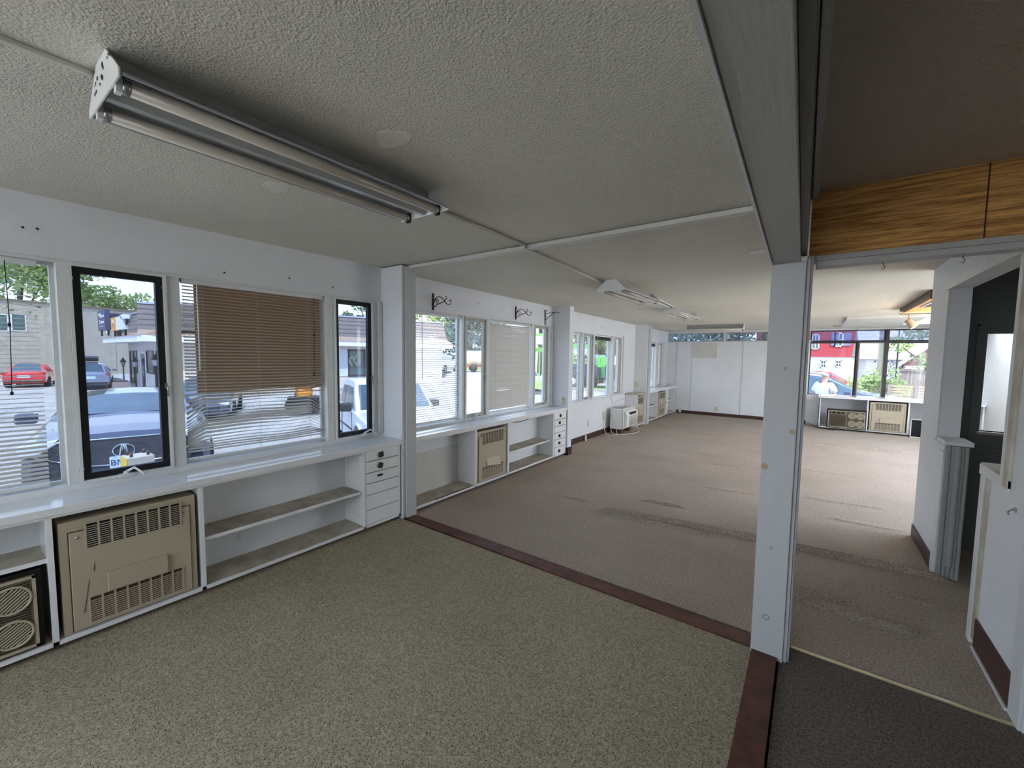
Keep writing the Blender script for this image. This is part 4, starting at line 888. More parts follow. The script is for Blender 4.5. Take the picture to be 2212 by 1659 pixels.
def car(label, loc, rz, P, pm, cat='car', rack=False, cargo=False, front=None, plate=True, scale=1.0, name='car'):
    """local +x runs from nose to tail, width along y; nose faces -x"""
    t = thing(name, label, cat, loc, rz); t.scale = (scale,)*3; n = len(P['st']); groups = {'body': MB(), 'windscreen': MB(), 'side_window': MB(), 'rear_window': MB()}
    rows = []
    for i in range(n):
        x = P['st'][i]; bw, tw, bo, be, to = P['bw'][i], P['tw'][i], P['bot'][i], P['belt'][i], P['top'][i]
        half = [(0, bo), (bw*.86, bo), (bw*.97, bo+.08), (bw*1.0, bo+(be-bo)*.5), (bw*.985, be-.05), (bw*.93, be), (tw+(bw*.93-tw)*.12, to-(to-be)*.12), (tw*.93, to-.015), (tw*.5, to+.025), (0, to+.035)]
        full = [(y, z) for y, z in half]+[(-y, z) for y, z in half[-2:0:-1]]
        rows.append([(x-(.10*(1-abs(y)/bw)**1 if i == 0 else 0)+(.0), y, z) for y, z in full])
    m = len(rows[0])
    for i in range(n-1):
        for k in range(m):
            a, b_, c, d = rows[i][k], rows[i][(k+1) % m], rows[i+1][(k+1) % m], rows[i+1][k]; kk = k if k < 9 else m-1-k
            g = 'body'
            if P['g0'] <= i < P['g1'] and kk == 5 and P['top'][i+1]-P['belt'][i+1] > .25 and P['top'][i]-P['belt'][i] > .1: g = 'side_window'
            if i == P['g0'] and kk in (7, 8): g = 'windscreen'
            if i == P['g1']-(0 if P is SUV else 1) and kk in (7, 8): g = 'rear_window'
            groups[g].add([a, b_, c, d], [(0, 1, 2, 3)], True)
    groups['body'].add(rows[0], [tuple(range(m))[::-1]]); groups['body'].add(rows[-1], [tuple(range(m))])
    groups['body'].build('body', pm, t)
    for g in ('windscreen', 'side_window', 'rear_window'):
        if groups[g].f: groups[g].build(g, M_cgl, t)
    pl = MB()
    for i in range(P['g0']+1, P['g1']):
        for s_ in (-1, 1):
            bw, tw, be, to = P['bw'][i], P['tw'][i], P['belt'][i], P['top'][i]; x = P['st'][i]
            pl.tube([(x, s_*(bw*.93+.003), be), (x, s_*(tw+(bw*.93-tw)*.12+.003), to-(to-be)*.12)], .035, 6)
    pl.build('pillar_trim', pm, t)
    r = P['r']
    for x in P['wh']:
        for s_ in (-1, 1):
            w = MB().lathe([(r*.62, -.02), (r*.95, -.02), (r, .02), (r, .17), (r*.95, .21), (r*.62, .21)], (x, s_*(P['bw'][3]+.015), r), (0, -s_, 0), 28).build('wheel', M_tyre, t)
            q = MB().lathe([(0, .02), (r*.15, .0), (r*.62, .012), (r*.62, .05)], (x, s_*(P['bw'][3]+.015), r), (0, -s_, 0), 20); q.build('rim', M_rim, w)
    x1 = P['st'][-1]; b1 = P['belt'][-2]
    for s_ in (-1, 1):
        MB().box(x1-.22, x1-.03, s_*.62, s_*.90, b1-.10, b1+.02).build('tail_lamp', M_red, t, .02)
        M = Matrix.Translation((P['st'][4]+.25, s_*(P['bw'][4]+.12), P['belt'][4]+.08)); MB().box(-.08, .08, -.11, .11, -.07, .08, M).build('mirror', pm, t, .03)
        if not front: MB().box(.0, .22, s_*.50, s_*.84, P['belt'][0]+.03, P['belt'][0]+.15).build('headlamp', M_head, t, .02)
    MB().box(x1-.02, x1+.012, -.26, .26, b1-.30, b1-.14).build('rear_plate', M_plate, t)
    MB().box(x1-.12, x1+.02, -.8, .8, .36, .50).build('rear_bumper', M_plast, t, .03)
    if not front: MB().box(-.12, .05, -.55, .55, P['bot'][0]+.06, P['belt'][0]-.02).build('grille', M_plast, t, .02)
    if rack or cargo:
        for s_ in (-1, 1): MB().tube([(P['st'][5]+.1, s_*.56, P['top'][5]+.07), (P['st'][6], s_*.56, P['top'][6]+.07), (P['st'][8]-.1, s_*.56, P['top'][8]+.07)], .02, 6).build('roof_rail', M_rim, t)
    if cargo: 
        zt_ = P['top'][6]; MB().prism([(2.1, zt_+.08), (1.8, zt_+.2), (2.2, zt_+.40), (3.7, zt_+.42), (4.1, zt_+.3), (3.9, zt_+.08)], -.40, .40, 'y').build('roof_cargo_box', M_black, t, .06)
    return t
def heading(px, D, rel):                   # rotation so that the nose points rel degrees off the line back to the camera
    p = at(px, 780, D); return math.atan2(p.y-EYE.y, p.x-EYE.x)+R(rel)
def ground_at(px, D, dz=0): p = at(px, 780, D); return (p.x, p.y, ground_z(p.x, p.y)+dz)
# dark car parked nose-in just outside
M_carb = paint('dark_blue_paint', (70, 78, 104), .12)
TLX = dict(SEDAN); TLX['top'] = [.80, .95, 1.0, 1.05, 1.08, 1.31, 1.35, 1.33, 1.06, 1.0, .9]; TLX['belt'] = [.74, .86, .93, .97, .98, .98, .98, .98, .98, .94, .8]; TLX['bw'] = [.84, .93, .97, .98, .98, .98, .98, .98, .95, .92, .88]
TLX['tw'] = [.68, .78, .80, .82, .80, .66, .62, .60, .68, .72, .70]; TLX['st'] = [0, .10, .5, 1.2, 1.32, 2.15, 2.9, 3.4, 4.2, 4.7, 4.8]
M_carb = paint('dark_blue_paint', (58, 64, 88), .12)
nx = ground_at(259, 5.45, .10)
ca = car('dark blue car parked nose-in right outside the black framed casement', nx, heading(259, 5.55, -3), TLX, M_carb, front=True, name='parked_car')
gm = mat('grille_mesh', (34, 36, 42), .5, dark=(70, 74, 84), vscale=40)
fx = -.115
MB().prism([(-.62, .45), (-.78, .78), (-.58, .93), (.58, .93), (.78, .78), (.62, .45)], fx-.02, .25, 'x').build('grille', gm, ca, .01)
MB().prism([(-.80, .22), (-.90, .50), (.90, .50), (.80, .22)], fx-.01, .2, 'x').build('lower_bumper', gm, ca, .02)
MB().tube([(fx-.03, -.80, .79), (fx-.03, -.58, .94), (fx-.03, .58, .94), (fx-.03, .80, .79), (fx-.03, .38, .61), (fx-.03, 0, .585), (fx-.03, -.38, .61), (fx-.03, -.80, .79)], .009, 6).build('grille_trim', M_chrome, ca)
for s_ in (-1, 1): MB().prism([(s_*.92, .74), (s_*.94, .90), (s_*.60, .95), (s_*.66, .82)], -.02, .2, 'x').build('headlamp', M_head, ca, .01)
eb = MB(); ring = [(fx-.04, .105*math.cos(a), .77+.082*math.sin(a)) for a in [2*PI*i/28 for i in range(29)]]; eb.tube(ring, .0075, 6)
for s_ in (-1, 1): eb.tube([(fx-.042, s_*.045, .70), (fx-.042, s_*.016, .845), (fx-.042, s_*.004, .845), (fx-.042, s_*.012, .76)], [.012, .009, .009, .003], 6)
eb.build('emblem', M_chrome, ca)
pt = MB().box(fx-.055, fx-.03, -.17, .139, .55, .70).build('front_plate', M_plate, ca, .004)
Mt = Matrix(((0, 0, -1, fx-.056), (-1, 0, 0, .045), (0, 1, 0, .62), (0, 0, 0, 1)))
text_mesh('plate_lettering', 'BN-', .105, mat('plate_ink', (30, 44, 96), .5), pt, Mt)
MB().box(1.30, 1.35, -.55, .55, 1.10, 1.108).build('wiper', M_black, ca)
# concrete lamp base with bolts and yellow side
p = at(298, 990, 4.55); lb = thing('concrete_base', 'square concrete lamp base with bolts on top and one yellow painted side', 'base', (p.x, p.y, -.85), heading(298, 4.55, 104))
MB().box(-.115, .115, -.115, .115, 0, 1.25).build('block', M_conc, lb, .01); MB().box(.115, .119, -.115, .115, .0, 1.245).build('yellow_paint', mat('yellow_paint', (226, 190, 60), .6), lb)
for x, y in ((-.07, -.07), (.07, -.07), (.07, .07), (-.07, .07)): MB().tube([(x, y, 1.24), (x, y, 1.295)], .014, 8).build('bolt', M_brown, lb)
car('red car parked by the pale brick building, seen through the open blind', ground_at(84, 28.5), heading(84, 28.5, 172), SEDAN, paint('red_paint', (196, 30, 40)), scale=1.0)
car('grey car with black roof cargo box parked before the brick wall', ground_at(200, 27.5), heading(200, 27.5, 178), SUV, paint('grey_blue_paint', (120, 130, 156)), cargo=True, scale=.95)
car('dark sedan half hidden behind the bent slats, beyond the dark nosed car', ground_at(425, 13.5), heading(425, 13.5, -8), SEDAN, M_carb)
car('light grey car parked on the bank past the tan wall end', ground_at(972, 41), heading(972, 41, 160), SUV, paint('silver_paint', (196, 200, 206)))
car('white car standing beside the green lift frame', ground_at(1160, 27), heading(1160, 28, 20), SEDAN, paint('white_paint', (226, 228, 230)))
# pickup
M_wp = paint('white_truck_paint', (226, 228, 230), .3)
def pickup():
    p = ground_at(898, 8.3, -.05); q = ground_at(772, 13.0, -.05); d = Vector(q)-Vector(p); t = thing('pickup_truck', 'white pickup truck parked outside, cab framed by the last near casement', 'truck', p, math.atan2(d.y, d.x))
    prof = [(0, .55), (0, .98), (.12, 1.08), (1.35, 1.16), (1.95, 1.72), (2.1, 1.78), (3.2, 1.78), (3.35, 1.70), (3.5, 1.16), (5.4, 1.14), (5.45, 1.1), (5.45, .62), (4.75, .52), (4.65, .80), (4.2, .86), (3.85, .75), (3.75, .5), (1.40, .48), (1.32, .75), (1.05, .92), (.72, .92), (.42, .75), (.34, .5)]
    lo = [(x, min(z, 1.16)) for x, z in prof]; lo = [(0, .55), (0, 1.0), (.12, 1.08), (1.35, 1.16), (3.5, 1.16), (5.4, 1.14), (5.45, 1.1), (5.45, .62), (4.75, .52), (4.65, .80), (4.2, .90), (3.85, .75), (3.75, .5), (1.40, .48), (1.32, .75), (1.05, .92), (.72, .92), (.42, .75), (.34, .5)]
    MB().prism(lo, -.95, .95, 'y').build('body', M_wp, t, .03)
    cabp = MB(); A = [(1.30, 1.15), (1.98, 1.74), (2.15, 1.80), (3.15, 1.80), (3.35, 1.70), (3.48, 1.15)]
    vs = [(x, s_*(.90-(z-1.15)*.22), z) for s_ in (-1, 1) for x, z in A]; fs = [(0, 1, 2, 3, 4, 5), (11, 10, 9, 8, 7, 6)]+[(i, i+6, i+7, i+1) for i in range(5)]
    cabp.add(vs, fs).build('cab', M_wp, t, .03)
    for s_ in (-1, 1):
        def Y(z): return s_*(.912-(z-1.15)*.22)
        MB().add([(x, Y(z), z) for x, z in ((1.62, 1.22), (2.08, 1.64), (2.62, 1.66), (2.62, 1.22))], [(0, 1, 2, 3)]).build('side_window', M_cgl, t)
        MB().add([(x, Y(z), z) for x, z in ((2.72, 1.22), (2.72, 1.66), (3.16, 1.64), (3.28, 1.22))], [(0, 1, 2, 3)]).build('side_window', M_cgl, t)
        MB().box(1.62, 1.84, s_*.92, s_*1.16, 1.14, 1.32).build('mirror', M_plast, t, .03)
        MB().tube([(1.50, s_*.955, .52), (1.50, s_*.955, 1.14), (2.68, s_*.955, 1.14), (2.70, s_*.955, .52)], .006, 4).build('door_seam', M_plast, t)
        MB().box(2.50, 2.64, s_*.95, s_*.975, 1.03, 1.06).build('door_handle', M_plast, t); MB().box(1.45, 3.7, s_*.945, s_*.965, .74, .765).build('side_moulding', M_plast, t)
        b = MB(); P_ = [(.885+.50*math.cos(R(a)), s_*.955, .46+.50*math.sin(R(a))) for a in range(10, 171, 16)]; b.tube(P_, .035, 8); b.build('wheel_arch', M_wp, t)
        for x in (.885, 4.2):
            w = MB().lathe([(.22, -.02), (.36, -.02), (.38, .02), (.38, .20), (.36, .24), (.22, .24)], (x, s_*.955, .38), (0, -s_, 0), 28).build('wheel', M_tyre, t)
            MB().lathe([(0, .0), (.07, -.02), (.09, .03), (.20, .05), (.225, .0)], (x, s_*.955, .38), (0, -s_, 0), 24).build('rim', M_rim, w)
        MB().box(-.02, .1, s_*.62, s_*.9, .80, .98).build('headlamp', M_head, t, .02)
    M = Matrix(); MB().add([(1.345, -.80, 1.205), (1.93, -.72, 1.70), (1.93, .72, 1.70), (1.345, .80, 1.205)], [(0, 1, 2, 3)]).build('windscreen', M_cgl, t).location = (-.018, 0, .012)
    MB().box(-.04, .02, -.60, .60, .70, 1.0).build('grille', M_plast, t, .01); MB().box(-.18, .05, -.96, .96, .46, .66).build('front_bumper', M_chrome, t, .04)
    MB().box(-.20, -.18, -.155, .155, .50, .66).build('front_plate', M_plate, t); MB().box(3.6, 5.35, -.75, .75, 1.13, 1.165).build('bed_liner', M_plast, t); MB().box(3.56, 3.60, -.8, .8, 1.15, 1.5).build('bed_rack', M_iron, t)
    # dark windows of the grille and load
    return t
pickup()
p = at(672, 842, 16.0); t = thing('road_machine', 'orange work machine with dark arm behind the white pickup, through the blind gap', 'machine', (p.x, p.y, ground_z(p.x, p.y)), heading(672, 16, 90), ); zz = p.z-t.location.z
M_or = mat('orange_paint', (236, 148, 30), .4)
MB().lathe([(0, 0), (.24, .02), (.28, .15), (.26, .5), (0, .52)], (.0, .1, zz-.1), (1, .3, .1), 20).build('drum', M_or, t); MB().box(-.2, .7, -.3, .5, zz+.13, zz+.25).build('hood', M_or, t, .03); MB().tube([(.35, 0, zz+.15), (.55, 0, zz-.15), (.5, 0, zz-.4)], .04, 8).tube([(.2, 0, zz+.1), (.6, .1, zz+.05)], .03, 8).build('arm', M_iron, t)
MB().box(-.3, .8, -.35, .5, .35, zz-.25).build('chassis', M_iron, t, .03)
for x in (-.1, .6): MB().lathe([(0, -.05), (.3, -.05), (.33, 0), (.33, .2), (0, .22)], (x, -.4, .33), (0, 1, 0), 20).build('wheel', M_tyre, t)
# beige tank trailer
p = ground_at(1033, 40, -.0); t = thing('tank_trailer', 'beige cylindrical tank on wheels on the far grass', 'trailer', p, heading(1033, 40, 95)); M_tk = mat('beige_tank', (222, 206, 172), .5)
MB().lathe([(0, -1.5), (.5, -1.4), (.75, -1.1), (.75, 1.1), (.5, 1.4), (0, 1.5)], (0, 0, 1.25), (1, 0, 0), 24).build('tank', M_tk, t); MB().box(-1.4, 1.4, -.5, .5, .45, .58).build('frame', M_clapr, t)
for s_ in (-1, 1): MB().lathe([(0, 0), (.36, 0), (.36, .2), (0, .2)], (.5, s_*.6, .36), (0, s_, 0), 18).build('wheel', M_tyre, t)
# green collection truck across the third bay
M_gr = mat('green_paint', (110, 186, 88), .4); M_grd = mat('dark_green_paint', (64, 130, 72), .5)
a = Vector(ground_at(1228, 35)); b_ = Vector(ground_at(1330, 33)); d = b_-a; L = d.length; t = thing('green_truck', 'green and black collection truck on the street past the third bay', 'truck', a, math.atan2(d.y, d.x)); 
MB().box(0, L, -1.1, 1.1, .75, 1.9).build('chassis_box', mat('charcoal_truck_body', (58, 62, 74), .5), t, .05); MB().box(-.5, L*.42, -1.1, 1.1, 3.2, 3.55).build('green_canopy', M_gr, t); MB().box(-.5, L*.42, -1.0, 1.0, 2.75, 3.2).build('white_panel', M_fasc, t)
for k in range(5): MB().box(-.4+k*L*.1, -.28+k*L*.1, -1.12, -1.0, 1.9, 2.8).build('green_post', M_gr, t)
MB().box(L*.52, L*.68, -1.1, 1.1, 1.7, 2.6).build('green_bin', M_grd, t, .04); MB().box(L*.72, L*.88, -1.15, 1.1, 1.7, 2.55).build('green_bin', M_gr, t, .04); MB().box(L*.80, L*.88, -1.25, -1.12, .9, 1.8).build('tool_box', M_grd, t, .04)
MB().box(L*.66, L*.72, -1.0, 1.0, 1.9, 2.7).build('seat_block', mat('pale_blue_panel', (170, 200, 220), .5), t)
for x in (L*.22, L*.58): 
    w = MB().lathe([(.28, 0), (.52, 0), (.55, .05), (.55, .35), (.28, .36)], (x, -1.2, .55), (0, 1, 0), 28).build('wheel', M_tyre, t); MB().lathe([(0, -.05), (.1, -.04), (.28, .02)], (x, -1.2, .55), (0, 1, 0), 20).build('rim', M_fasc, w)
# green lift frame beyond the last casement of bay two
a = Vector(ground_at(1161, 25.5)); t = thing('lift_frame', 'light green upright frame with white canopy beyond the narrow casement', 'frame', a, heading(1161, 25.5, 90)); M_lg = mat('light_green_paint', (150, 220, 110), .45)
for x in (-.12, -1.0, .7): MB().box(x-.04, x+.04, -.04, .04, .6, 2.9).build('upright', M_lg, t)
MB().box(-1.2, 1.0, -.06, .06, 2.6, 2.85).build('top_beam', M_lg, t); MB().box(-1.3, 1.2, -.4, 1.2, 3.05, 3.5).build('canopy', M_fasc, t, .04); MB().box(-1.3, .3, -.42, -.40, 3.3, 3.75).build('green_banner', M_gr, t)
MB().box(-1.1, 1.0, -.5, .5, .35, .75).build('base_beam', M_lg, t); MB().lathe([(0, 0), (.35, 0), (.35, .2), (0, .2)], (.5, -.6, .35), (0, 1, 0), 18).build('wheel', M_tyre, t)
t.rotation_euler.z += PI if False else 0

# ---------------------------------------------------------------- trees and shrubs
def leaf_mat(name, a, dk):
    q = N(name); q.b.inputs['Roughness'].default_value = .6; v = q.co(); no = q.n('TexNoise', Scale=1.3, Detail=5); q.l(v, no.inputs['Vector']); ra = q.n('ValToRGB'); q.l(no.outputs[0], ra.inputs[0])
    ra.color_ramp.elements[0].position = .3; ra.color_ramp.elements[0].color = lin(dk); ra.color_ramp.elements[1].position = .65; ra.color_ramp.elements[1].color = lin(a); q.l(ra.outputs[0], q.b.inputs['Base Color'])
    tl = q.n('BsdfTranslucent'); q.l(ra.outputs[0], tl.inputs[0]); mx = q.n('MixShader'); mx.inputs[0].default_value = .35; q.l(q.b.outputs[0], mx.inputs[1]); q.l(tl.outputs[0], mx.inputs[2]); q.l(mx.outputs[0], q.t.nodes['Material Output'].inputs[0]); return q.m
M_lf = [leaf_mat('leaf_spring', (172, 188, 118), (92, 116, 64)), leaf_mat('leaf_mid', (128, 152, 104), (62, 84, 56)), leaf_mat('leaf_spruce', (84, 110, 104), (36, 54, 56))]
M_bark = mat('bark', (104, 92, 80), .9, bump=.5, bscale=20)
def tree(label, px, D, h, w, kind=0, n=1500, z0=None, blobs=9, seed=1, leaf=.22, trunk=True, name='tree', cat='tree', low=.30, base=None, group=None):
    rnd = random.Random(seed); loc = ground_at(px, D) if base is None else base
    t = thing(name, label, cat, loc); 
    if z0 is not None: t.location.z = z0
    bl = []
    for k in range(blobs):
        a = rnd.uniform(0, 2*PI); q = rnd.uniform(0, 1)
        if kind == 2: zc_ = h*(low+(1-low)*(k+.5)/blobs); rr = w*.5*(1-(k+.3)/blobs)*.95+.15; bl.append(((0, 0, zc_), rr, h*(1-low)/blobs*.9)); continue
        rr = w*.5*rnd.uniform(.28, .45); zc_ = h*(low+(.93-low)*rnd.random()); m_ = w*.5*math.sqrt(q)*(1-.5*((zc_/h-low)/(1-low))**2)*.85
        bl.append(((m_*math.cos(a), m_*math.sin(a), zc_), rr, rr*.7))
    b = MB()
    for i in range(n):
        (cx, cy, cz), rr, rz_ = bl[i % len(bl)]; u_ = rnd.uniform(-1, 1); th = rnd.uniform(0, 2*PI); s_ = math.sqrt(1-u_*u_); f = rnd.uniform(.55, 1.08)
        c = Vector((cx+rr*f*s_*math.cos(th), cy+rr*f*s_*math.sin(th), cz+rz_*f*u_)); e = Vector((rnd.gauss(0, 1), rnd.gauss(0, 1), rnd.gauss(0, .8))).normalized(); g = e.orthogonal().normalized(); L_ = leaf*rnd.uniform(.6, 1.3)
        b.add([c-e*L_, c+g*L_*.5, c+e*L_, c-g*L_*.5], [(0, 1, 2, 3)])
    b.build('foliage', M_lf[kind], t)
    if trunk:
        b = MB(); r0 = max(.08, h*.028); b.tube([(0, 0, -.1), (.05, .03, h*.3), (-.05, .05, h*.6), (0, 0, h*.85)], [r0, r0*.8, r0*.5, r0*.15], 10)
        for k in range(0 if kind == 2 else 7):
            (cx, cy, cz), rr, _ = bl[k % len(bl)]; b.tube([(0, 0, cz*.55), (cx*.5, cy*.5, cz*.8), (cx, cy, cz)], [r0*.45, r0*.3, r0*.1], 6)
        b.build('trunk', M_bark, t)
    if group: t['group'] = group
    return t
tree('tall spreading green tree over the pale brick building', 172, 52, 14, 9.5, 0, 2600, seed=3, leaf=.30, blobs=14)
tree('leafy light green tree above the far end of the brick building', 258, 56, 9.8, 9, 0, 1900, seed=5, leaf=.30, blobs=12)
tree('tree with bright foliage over the brick roof, behind the open blind', 50, 50, 13.5, 14, 0, 3200, seed=8, leaf=.30, blobs=13)
tree('big tree at the picture edge above the brick building', -70, 48, 14, 14, 1, 2600, seed=9, leaf=.3, blobs=12)
tree('sparse dark branches hanging at the picture edge above the open blind', -190, 12, 6.6, 7.0, 1, 900, seed=11, leaf=.08, low=.6)
tree('tree just visible over the shingled roof, through the last near casement', 735, 60, 8.8, 5.5, 1, 900, seed=12, leaf=.25)
tree('thin tree top over the roof edge at the casement corner', 796, 48, 9.2, 4.8, 1, 600, seed=13, leaf=.22, low=.5)
tree('broad green tree rising behind the tan walled building, through white slats', 935, 62, 12.5, 14, 0, 2200, seed=14, leaf=.34)
tree('dark blue green spruce beyond the narrow casement of the second bay', 1012, 56, 17, 11, 2, 3600, seed=15, leaf=.30, blobs=12, low=.05)
tree('second dark spruce next to the beige tank', 1046, 58, 16, 11, 2, 3600, seed=16, leaf=.30, blobs=12, low=.05)
tree('leafy branches over the green lift frame', 1166, 42, 11, 7, 0, 900, seed=17, leaf=.24, low=.45)
tree('bushy tree behind the green truck canopy', 1250, 46, 11, 9, 0, 2600, seed=18, leaf=.25, low=.15)
tree('bright green bushy tree filling the third bay window', 1300, 40, 9.5, 8, 0, 3600, seed=19, leaf=.2, low=.12, blobs=14)
tree('dark green tree at the far edge of the third bay', 1338, 42, 10, 7, 1, 2600, seed=20, leaf=.22, low=.1)
tree('small sparse tree outside the farthest side window', 1408, 44, 9, 5, 1, 500, seed=21, leaf=.2, low=.5)
tree('low green shrub outside the farthest side window', 1412, 30, 2.6, 2.6, 0, 700, seed=22, leaf=.12, low=.1, trunk=False, name='shrub', cat='shrub')
# small weeds in the lot
# ---------------------------------------------------------------- the other street: end wall side
def atY(px, Y):
    r = FW+(px-1106)/FPX*RT; p = EYE+r*(Y/r.y); p.z = -.55; return p
WH = Wall(atY(1690, 40), atY(1846, 40)); WH2 = Wall(atY(1846, 40.5), atY(2060, 40.5))
t = thing('red_house', 'red clapboard house with white lower storey and shuttered windows', 'house')
zr_ = WH.u(1790, 771)[1]
WH.mb(MB().box(-2, WH.L, 0, 6, zr_, 6.4)).build('upper_wall', M_clapr, t); WH.mb(MB().box(-2, WH.L, .1, 6, -1.0, zr_)).build('lower_wall', M_fasc, t)
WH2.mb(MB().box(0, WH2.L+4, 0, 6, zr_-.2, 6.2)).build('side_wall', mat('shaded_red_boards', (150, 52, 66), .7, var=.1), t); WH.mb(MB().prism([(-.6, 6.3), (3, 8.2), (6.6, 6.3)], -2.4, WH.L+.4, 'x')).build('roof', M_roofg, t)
winpart(WH, t, 1754, 1771, 722, 755, cross=True, fw=.07); winpart(WH, t, 1803, 1823, 718, 749, cross=True, fw=.09); winpart(WH2, t, 1872, 1898, 720, 746, cross=True, fw=.09); winpart(WH2, t, 1935, 1944, 716, 738, fw=.12)
winpart(WH, t, 1772, 1786, 778, 795, cross=True, fw=.07); winpart(WH, t, 1804, 1819, 778, 793, cross=True, fw=.07)
for px in (1800, 1827): 
    u0 = WH.u(px)[0]; WH.mb(MB().box(u0-.22, u0+.22, -.05, 0, WH.u(px, 747)[1], WH.u(px, 719)[1])).build('shutter', mat('grey_shutter', (120, 124, 150), .6), t)
WG = Wall(atY(1868, 30), atY(2060, 30)); t = thing('white_house', 'low white house with pale shingle roof beyond the utility pole', 'house')
g1 = WG.u(1925)[0]; ze = WG.u(1900, 774)[1]
WG.mb(MB().box(0, g1+.5, 0, 5, -1, ze)).build('wall', M_clapw, t); WG.mb(MB().prism([(-.3, ze-.05), (3.4, ze+1.9), (6, ze)], 0-.3, g1+4, 'x')).build('roof', M_roofg, t)
WG.mb(MB().box(g1+.5, g1+4.2, -.6, 4, -1, ze-.3)).build('wing_wall', M_clapw, t); u0 = g1+.3; WG.mb(MB().prism([(u0, ze-.35), (u0+2.1, ze+1.5), (u0+4.2, ze-.35)], -.65, -.5, 'y')).build('gable', mat('maroon_gable', (132, 84, 92), .7), t)
WG.mb(MB().prism([(u0-.3, ze-.45), (u0+2.1, ze+1.75), (u0+4.5, ze-.45), (u0+4.3, ze-.45), (u0+2.1, ze+1.55), (u0-.1, ze-.45)], -.8, 3, 'y')).build('gable_roof', M_roofg, t)
for a_, c_ in ((1889, 1899), (1917, 1928)): winpart(WG, t, a_, c_, 780, 812, cross=2, fw=.06)
winpart(WG, t, 1944, 1960, 784, 797, fw=.06)
p = atY(1902, 24); tagit(MB().tube([(p[0], p[1], -.8), (p[0], p[1], 8.5)], [.17, .13], 16).build('utility_pole', mat('pole_wood', (186, 184, 164), .85, dark=(150, 150, 130), vscale=5, stretch=(1, 1, .1)), None), 'tall grey green utility pole behind the end window', 'pole')
p = atY(1934, 29); tagit(MB().tube([(p[0], p[1], -.8), (p[0], p[1], 4)], .035, 8).build('drain_pipe', M_iron, None), 'thin dark pipe standing before the white house', 'pipe')
WF = Wall(atY(1942, 26), atY(2060, 26)); u1 = WF.L; zf = WF.u(1970, 797)[1]; t = thing('board_fence', 'weathered grey board fence next to the white house', 'fence'); M_fw = mat('fence_boards', (150, 134, 128), .85, dark=(118, 104, 104), vscale=6, stretch=(4, 4, .3))
b = MB(); k = 0.0
while k < u1: b.box(k, k+.13, 0, .03, -.6, zf); k += .14
WF.mb(b).build('boards', M_fw, t); WF.mb(MB().box(0, u1, -.05, 0, .35, .45).box(0, u1, -.05, 0, zf-.1, zf)).build('rail', M_fw, t)
WF2 = Wall(atY(1918, 20.5), atY(2070, 20.5)); t = thing('slat_fence', 'low light brown slat fence before the board fence', 'fence'); b = MB(); zf = WF2.u(1950, 833)[1]
for k in range(9): b.box(0, WF2.L, 0, .03, zf-.07-k*.10, zf-k*.10)
WF2.mb(b).build('slats', mat('tan_boards', (168, 150, 128), .8), t); WF2.mb(MB().box(0, .1, -.05, .06, -.6, zf+.02).box(WF2.L*.4, WF2.L*.4+.1, -.05, .06, -.6, zf+.02)).build('post', M_fw, t)
tree('round green shrub in front of the utility pole', 1880, 17.4, 1.55, 2.6, 0, 900, base=tuple(atY(1883, 22.5)), seed=30, leaf=.09, low=.1, trunk=False, name='shrub', cat='shrub')
tree('light green shrub between the pole and the board fence', 1925, 17.5, 1.25, 2.2, 0, 700, base=tuple(atY(1925, 22.8)), seed=31, leaf=.09, low=.1, trunk=False, name='shrub', cat='shrub')
tree('bright leafy tree over the board fence at the end window edge', 1998, 19, 4.0, 3.4, 0, 1800, base=tuple(atY(2012, 24)), seed=32, leaf=.10, low=.45)
tree('tree behind the houses, filling the transom at the right', 1985, 44, 13, 12, 1, 2600, seed=33, leaf=.28)
tree('broad tree outside the high transom lights of the end wall', 1470, 30, 8.5, 13, 1, 3600, seed=34, leaf=.2, low=.3, blobs=16)
tree('second tree outside the high transom lights, nearer the post', 1590, 32, 9.0, 7, 1, 3600, seed=35, leaf=.2, low=.3, blobs=16)
car('dark blue van-like car just outside the end window, behind the person', tuple(atY(1990, 15.6)), PI, SUV, paint('royal_blue_paint', (44, 62, 92)), rack=True)
car('red car parked behind the dark blue one', tuple(atY(1912, 26.5)), PI, SEDAN, paint('red_paint_dark', (170, 34, 52)))
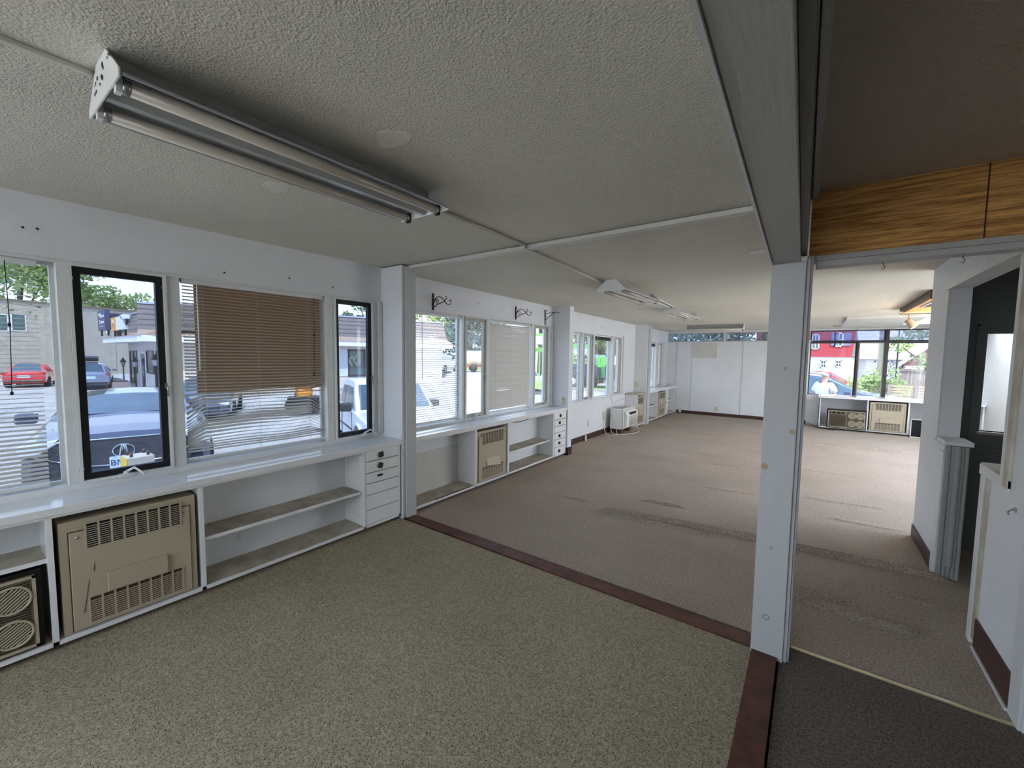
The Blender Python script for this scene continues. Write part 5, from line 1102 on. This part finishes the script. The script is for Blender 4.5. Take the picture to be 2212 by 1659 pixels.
# the person outside, back to us
def person(loc, rz):
    t = thing('person', 'person in a loose white shirt and blue trousers standing outside, back turned', 'person', loc, rz)
    def skin(name, V, E_, rad, m_, parent, sub=2, root=0):
        me = bpy.data.meshes.new(name); me.from_pydata(V, E_, []); me.materials.append(m_); o = bpy.data.objects.new(name, me); COL.objects.link(o); o.parent = parent
        o.modifiers.new('skin', 'SKIN'); 
        if not me.skin_vertices: me.skin_vertices.new() if hasattr(me.skin_vertices, 'new') else None
        for sv, r_ in zip(me.skin_vertices[0].data, rad): sv.radius = r_ if isinstance(r_, tuple) else (r_, r_)
        me.skin_vertices[0].data[root].use_root = True
        s_ = o.modifiers.new('sub', 'SUBSURF'); s_.levels = sub; s_.render_levels = sub
        for p_ in me.polygons: p_.use_smooth = True
        return o
    M_sk = mat('skin', (214, 160, 136), .5); M_sh = mat('white_shirt', (232, 232, 238), .8, var=.04); M_pa = mat('blue_trousers', (52, 66, 110), .8); M_ha = mat('grey_hair', (196, 186, 178), .7, bump=.4)
    V = [(0, 0, .95), (0, 0, 1.15), (0, .01, 1.35), (0, .02, 1.46), (0, 0, 1.53), (0, -.02, 1.62), (0, -.01, 1.72),
         (.17, .01, 1.42), (.27, -.02, 1.18), (.25, -.16, 1.02), (.24, -.25, 1.0), (-.17, .01, 1.42), (-.27, .0, 1.18), (-.27, -.08, .95), (-.27, -.10, .86),
         (.10, 0, .90), (.11, -.01, .50), (.12, .02, .09), (.13, -.12, .04), (-.10, 0, .90), (-.11, -.01, .50), (-.12, .02, .09), (-.13, -.12, .04)]
    E_ = [(0, 1), (1, 2), (2, 3), (3, 4), (4, 5), (5, 6), (2, 7), (7, 8), (8, 9), (9, 10), (2, 11), (11, 12), (12, 13), (13, 14), (0, 15), (15, 16), (16, 17), (17, 18), (0, 19), (19, 20), (20, 21), (21, 22)]
    rad = [.14, (.15, .11), (.16, .11), .07, .055, (.075, .095), (.065, .08), .06, .045, .035, .035, .06, .045, .035, .035, .085, .06, .04, .04, .085, .06, .04, .04]
    skin('body', V, E_, rad, M_sk, t)
    V = [(0, 0, .90), (0, 0, 1.10), (0, .01, 1.34), (0, .015, 1.46), (.18, .01, 1.42), (.28, -.02, 1.22), (-.18, .01, 1.42), (-.28, .0, 1.22)]
    skin('shirt', V, [(0, 1), (1, 2), (2, 3), (2, 4), (4, 5), (2, 6), (6, 7)], [(.20, .16), (.19, .15), (.20, .14), (.09, .08), .09, .09, .09, .09], M_sh, t)
    V = [(0, 0, .92), (.10, 0, .86), (.11, -.01, .50), (.12, .02, .10), (-.10, 0, .86), (-.11, -.01, .50), (-.12, .02, .10)]
    skin('trousers', V, [(0, 1), (1, 2), (2, 3), (0, 4), (4, 5), (5, 6)], [(.17, .13), .105, .08, .07, .105, .08, .07], M_pa, t)
    V = [(0, .02, 1.63), (0, .015, 1.71), (0, .0, 1.745)]; skin('hair', V, [(0, 1), (1, 2)], [(.095, .105), (.105, .12), (.08, .09)], M_ha, t)
    b = MB()
    for (hx, hy, hz, s_) in ((.24, -.27, 1.0, 1), (-.27, -.10, .84, -1)):
        for k in range(4): b.tube([(hx+(k-1.5)*.018, hy, hz), (hx+(k-1.5)*.02, hy-.03, hz-.035-.006*(k in (1, 2))), (hx+(k-1.5)*.02, hy-.03, hz-.065)], [.009, .008, .006], 6)
        b.tube([(hx-s_*.03, hy+.01, hz+.01), (hx-s_*.05, hy-.01, hz-.02), (hx-s_*.052, hy-.02, hz-.045)], [.01, .009, .006], 6)
    b.build('fingers', M_sk, t)
    for s_ in (-1, 1): MB().lathe([(0, .01), (.018, .006), (.02, -.004)], (s_*.077, -.005, 1.63), (s_, 0, 0), 10).build('ear', M_sk, t)
    return t
p = atY(1781, 13.9); person((p[0], p[1], -.57), R(180-36))
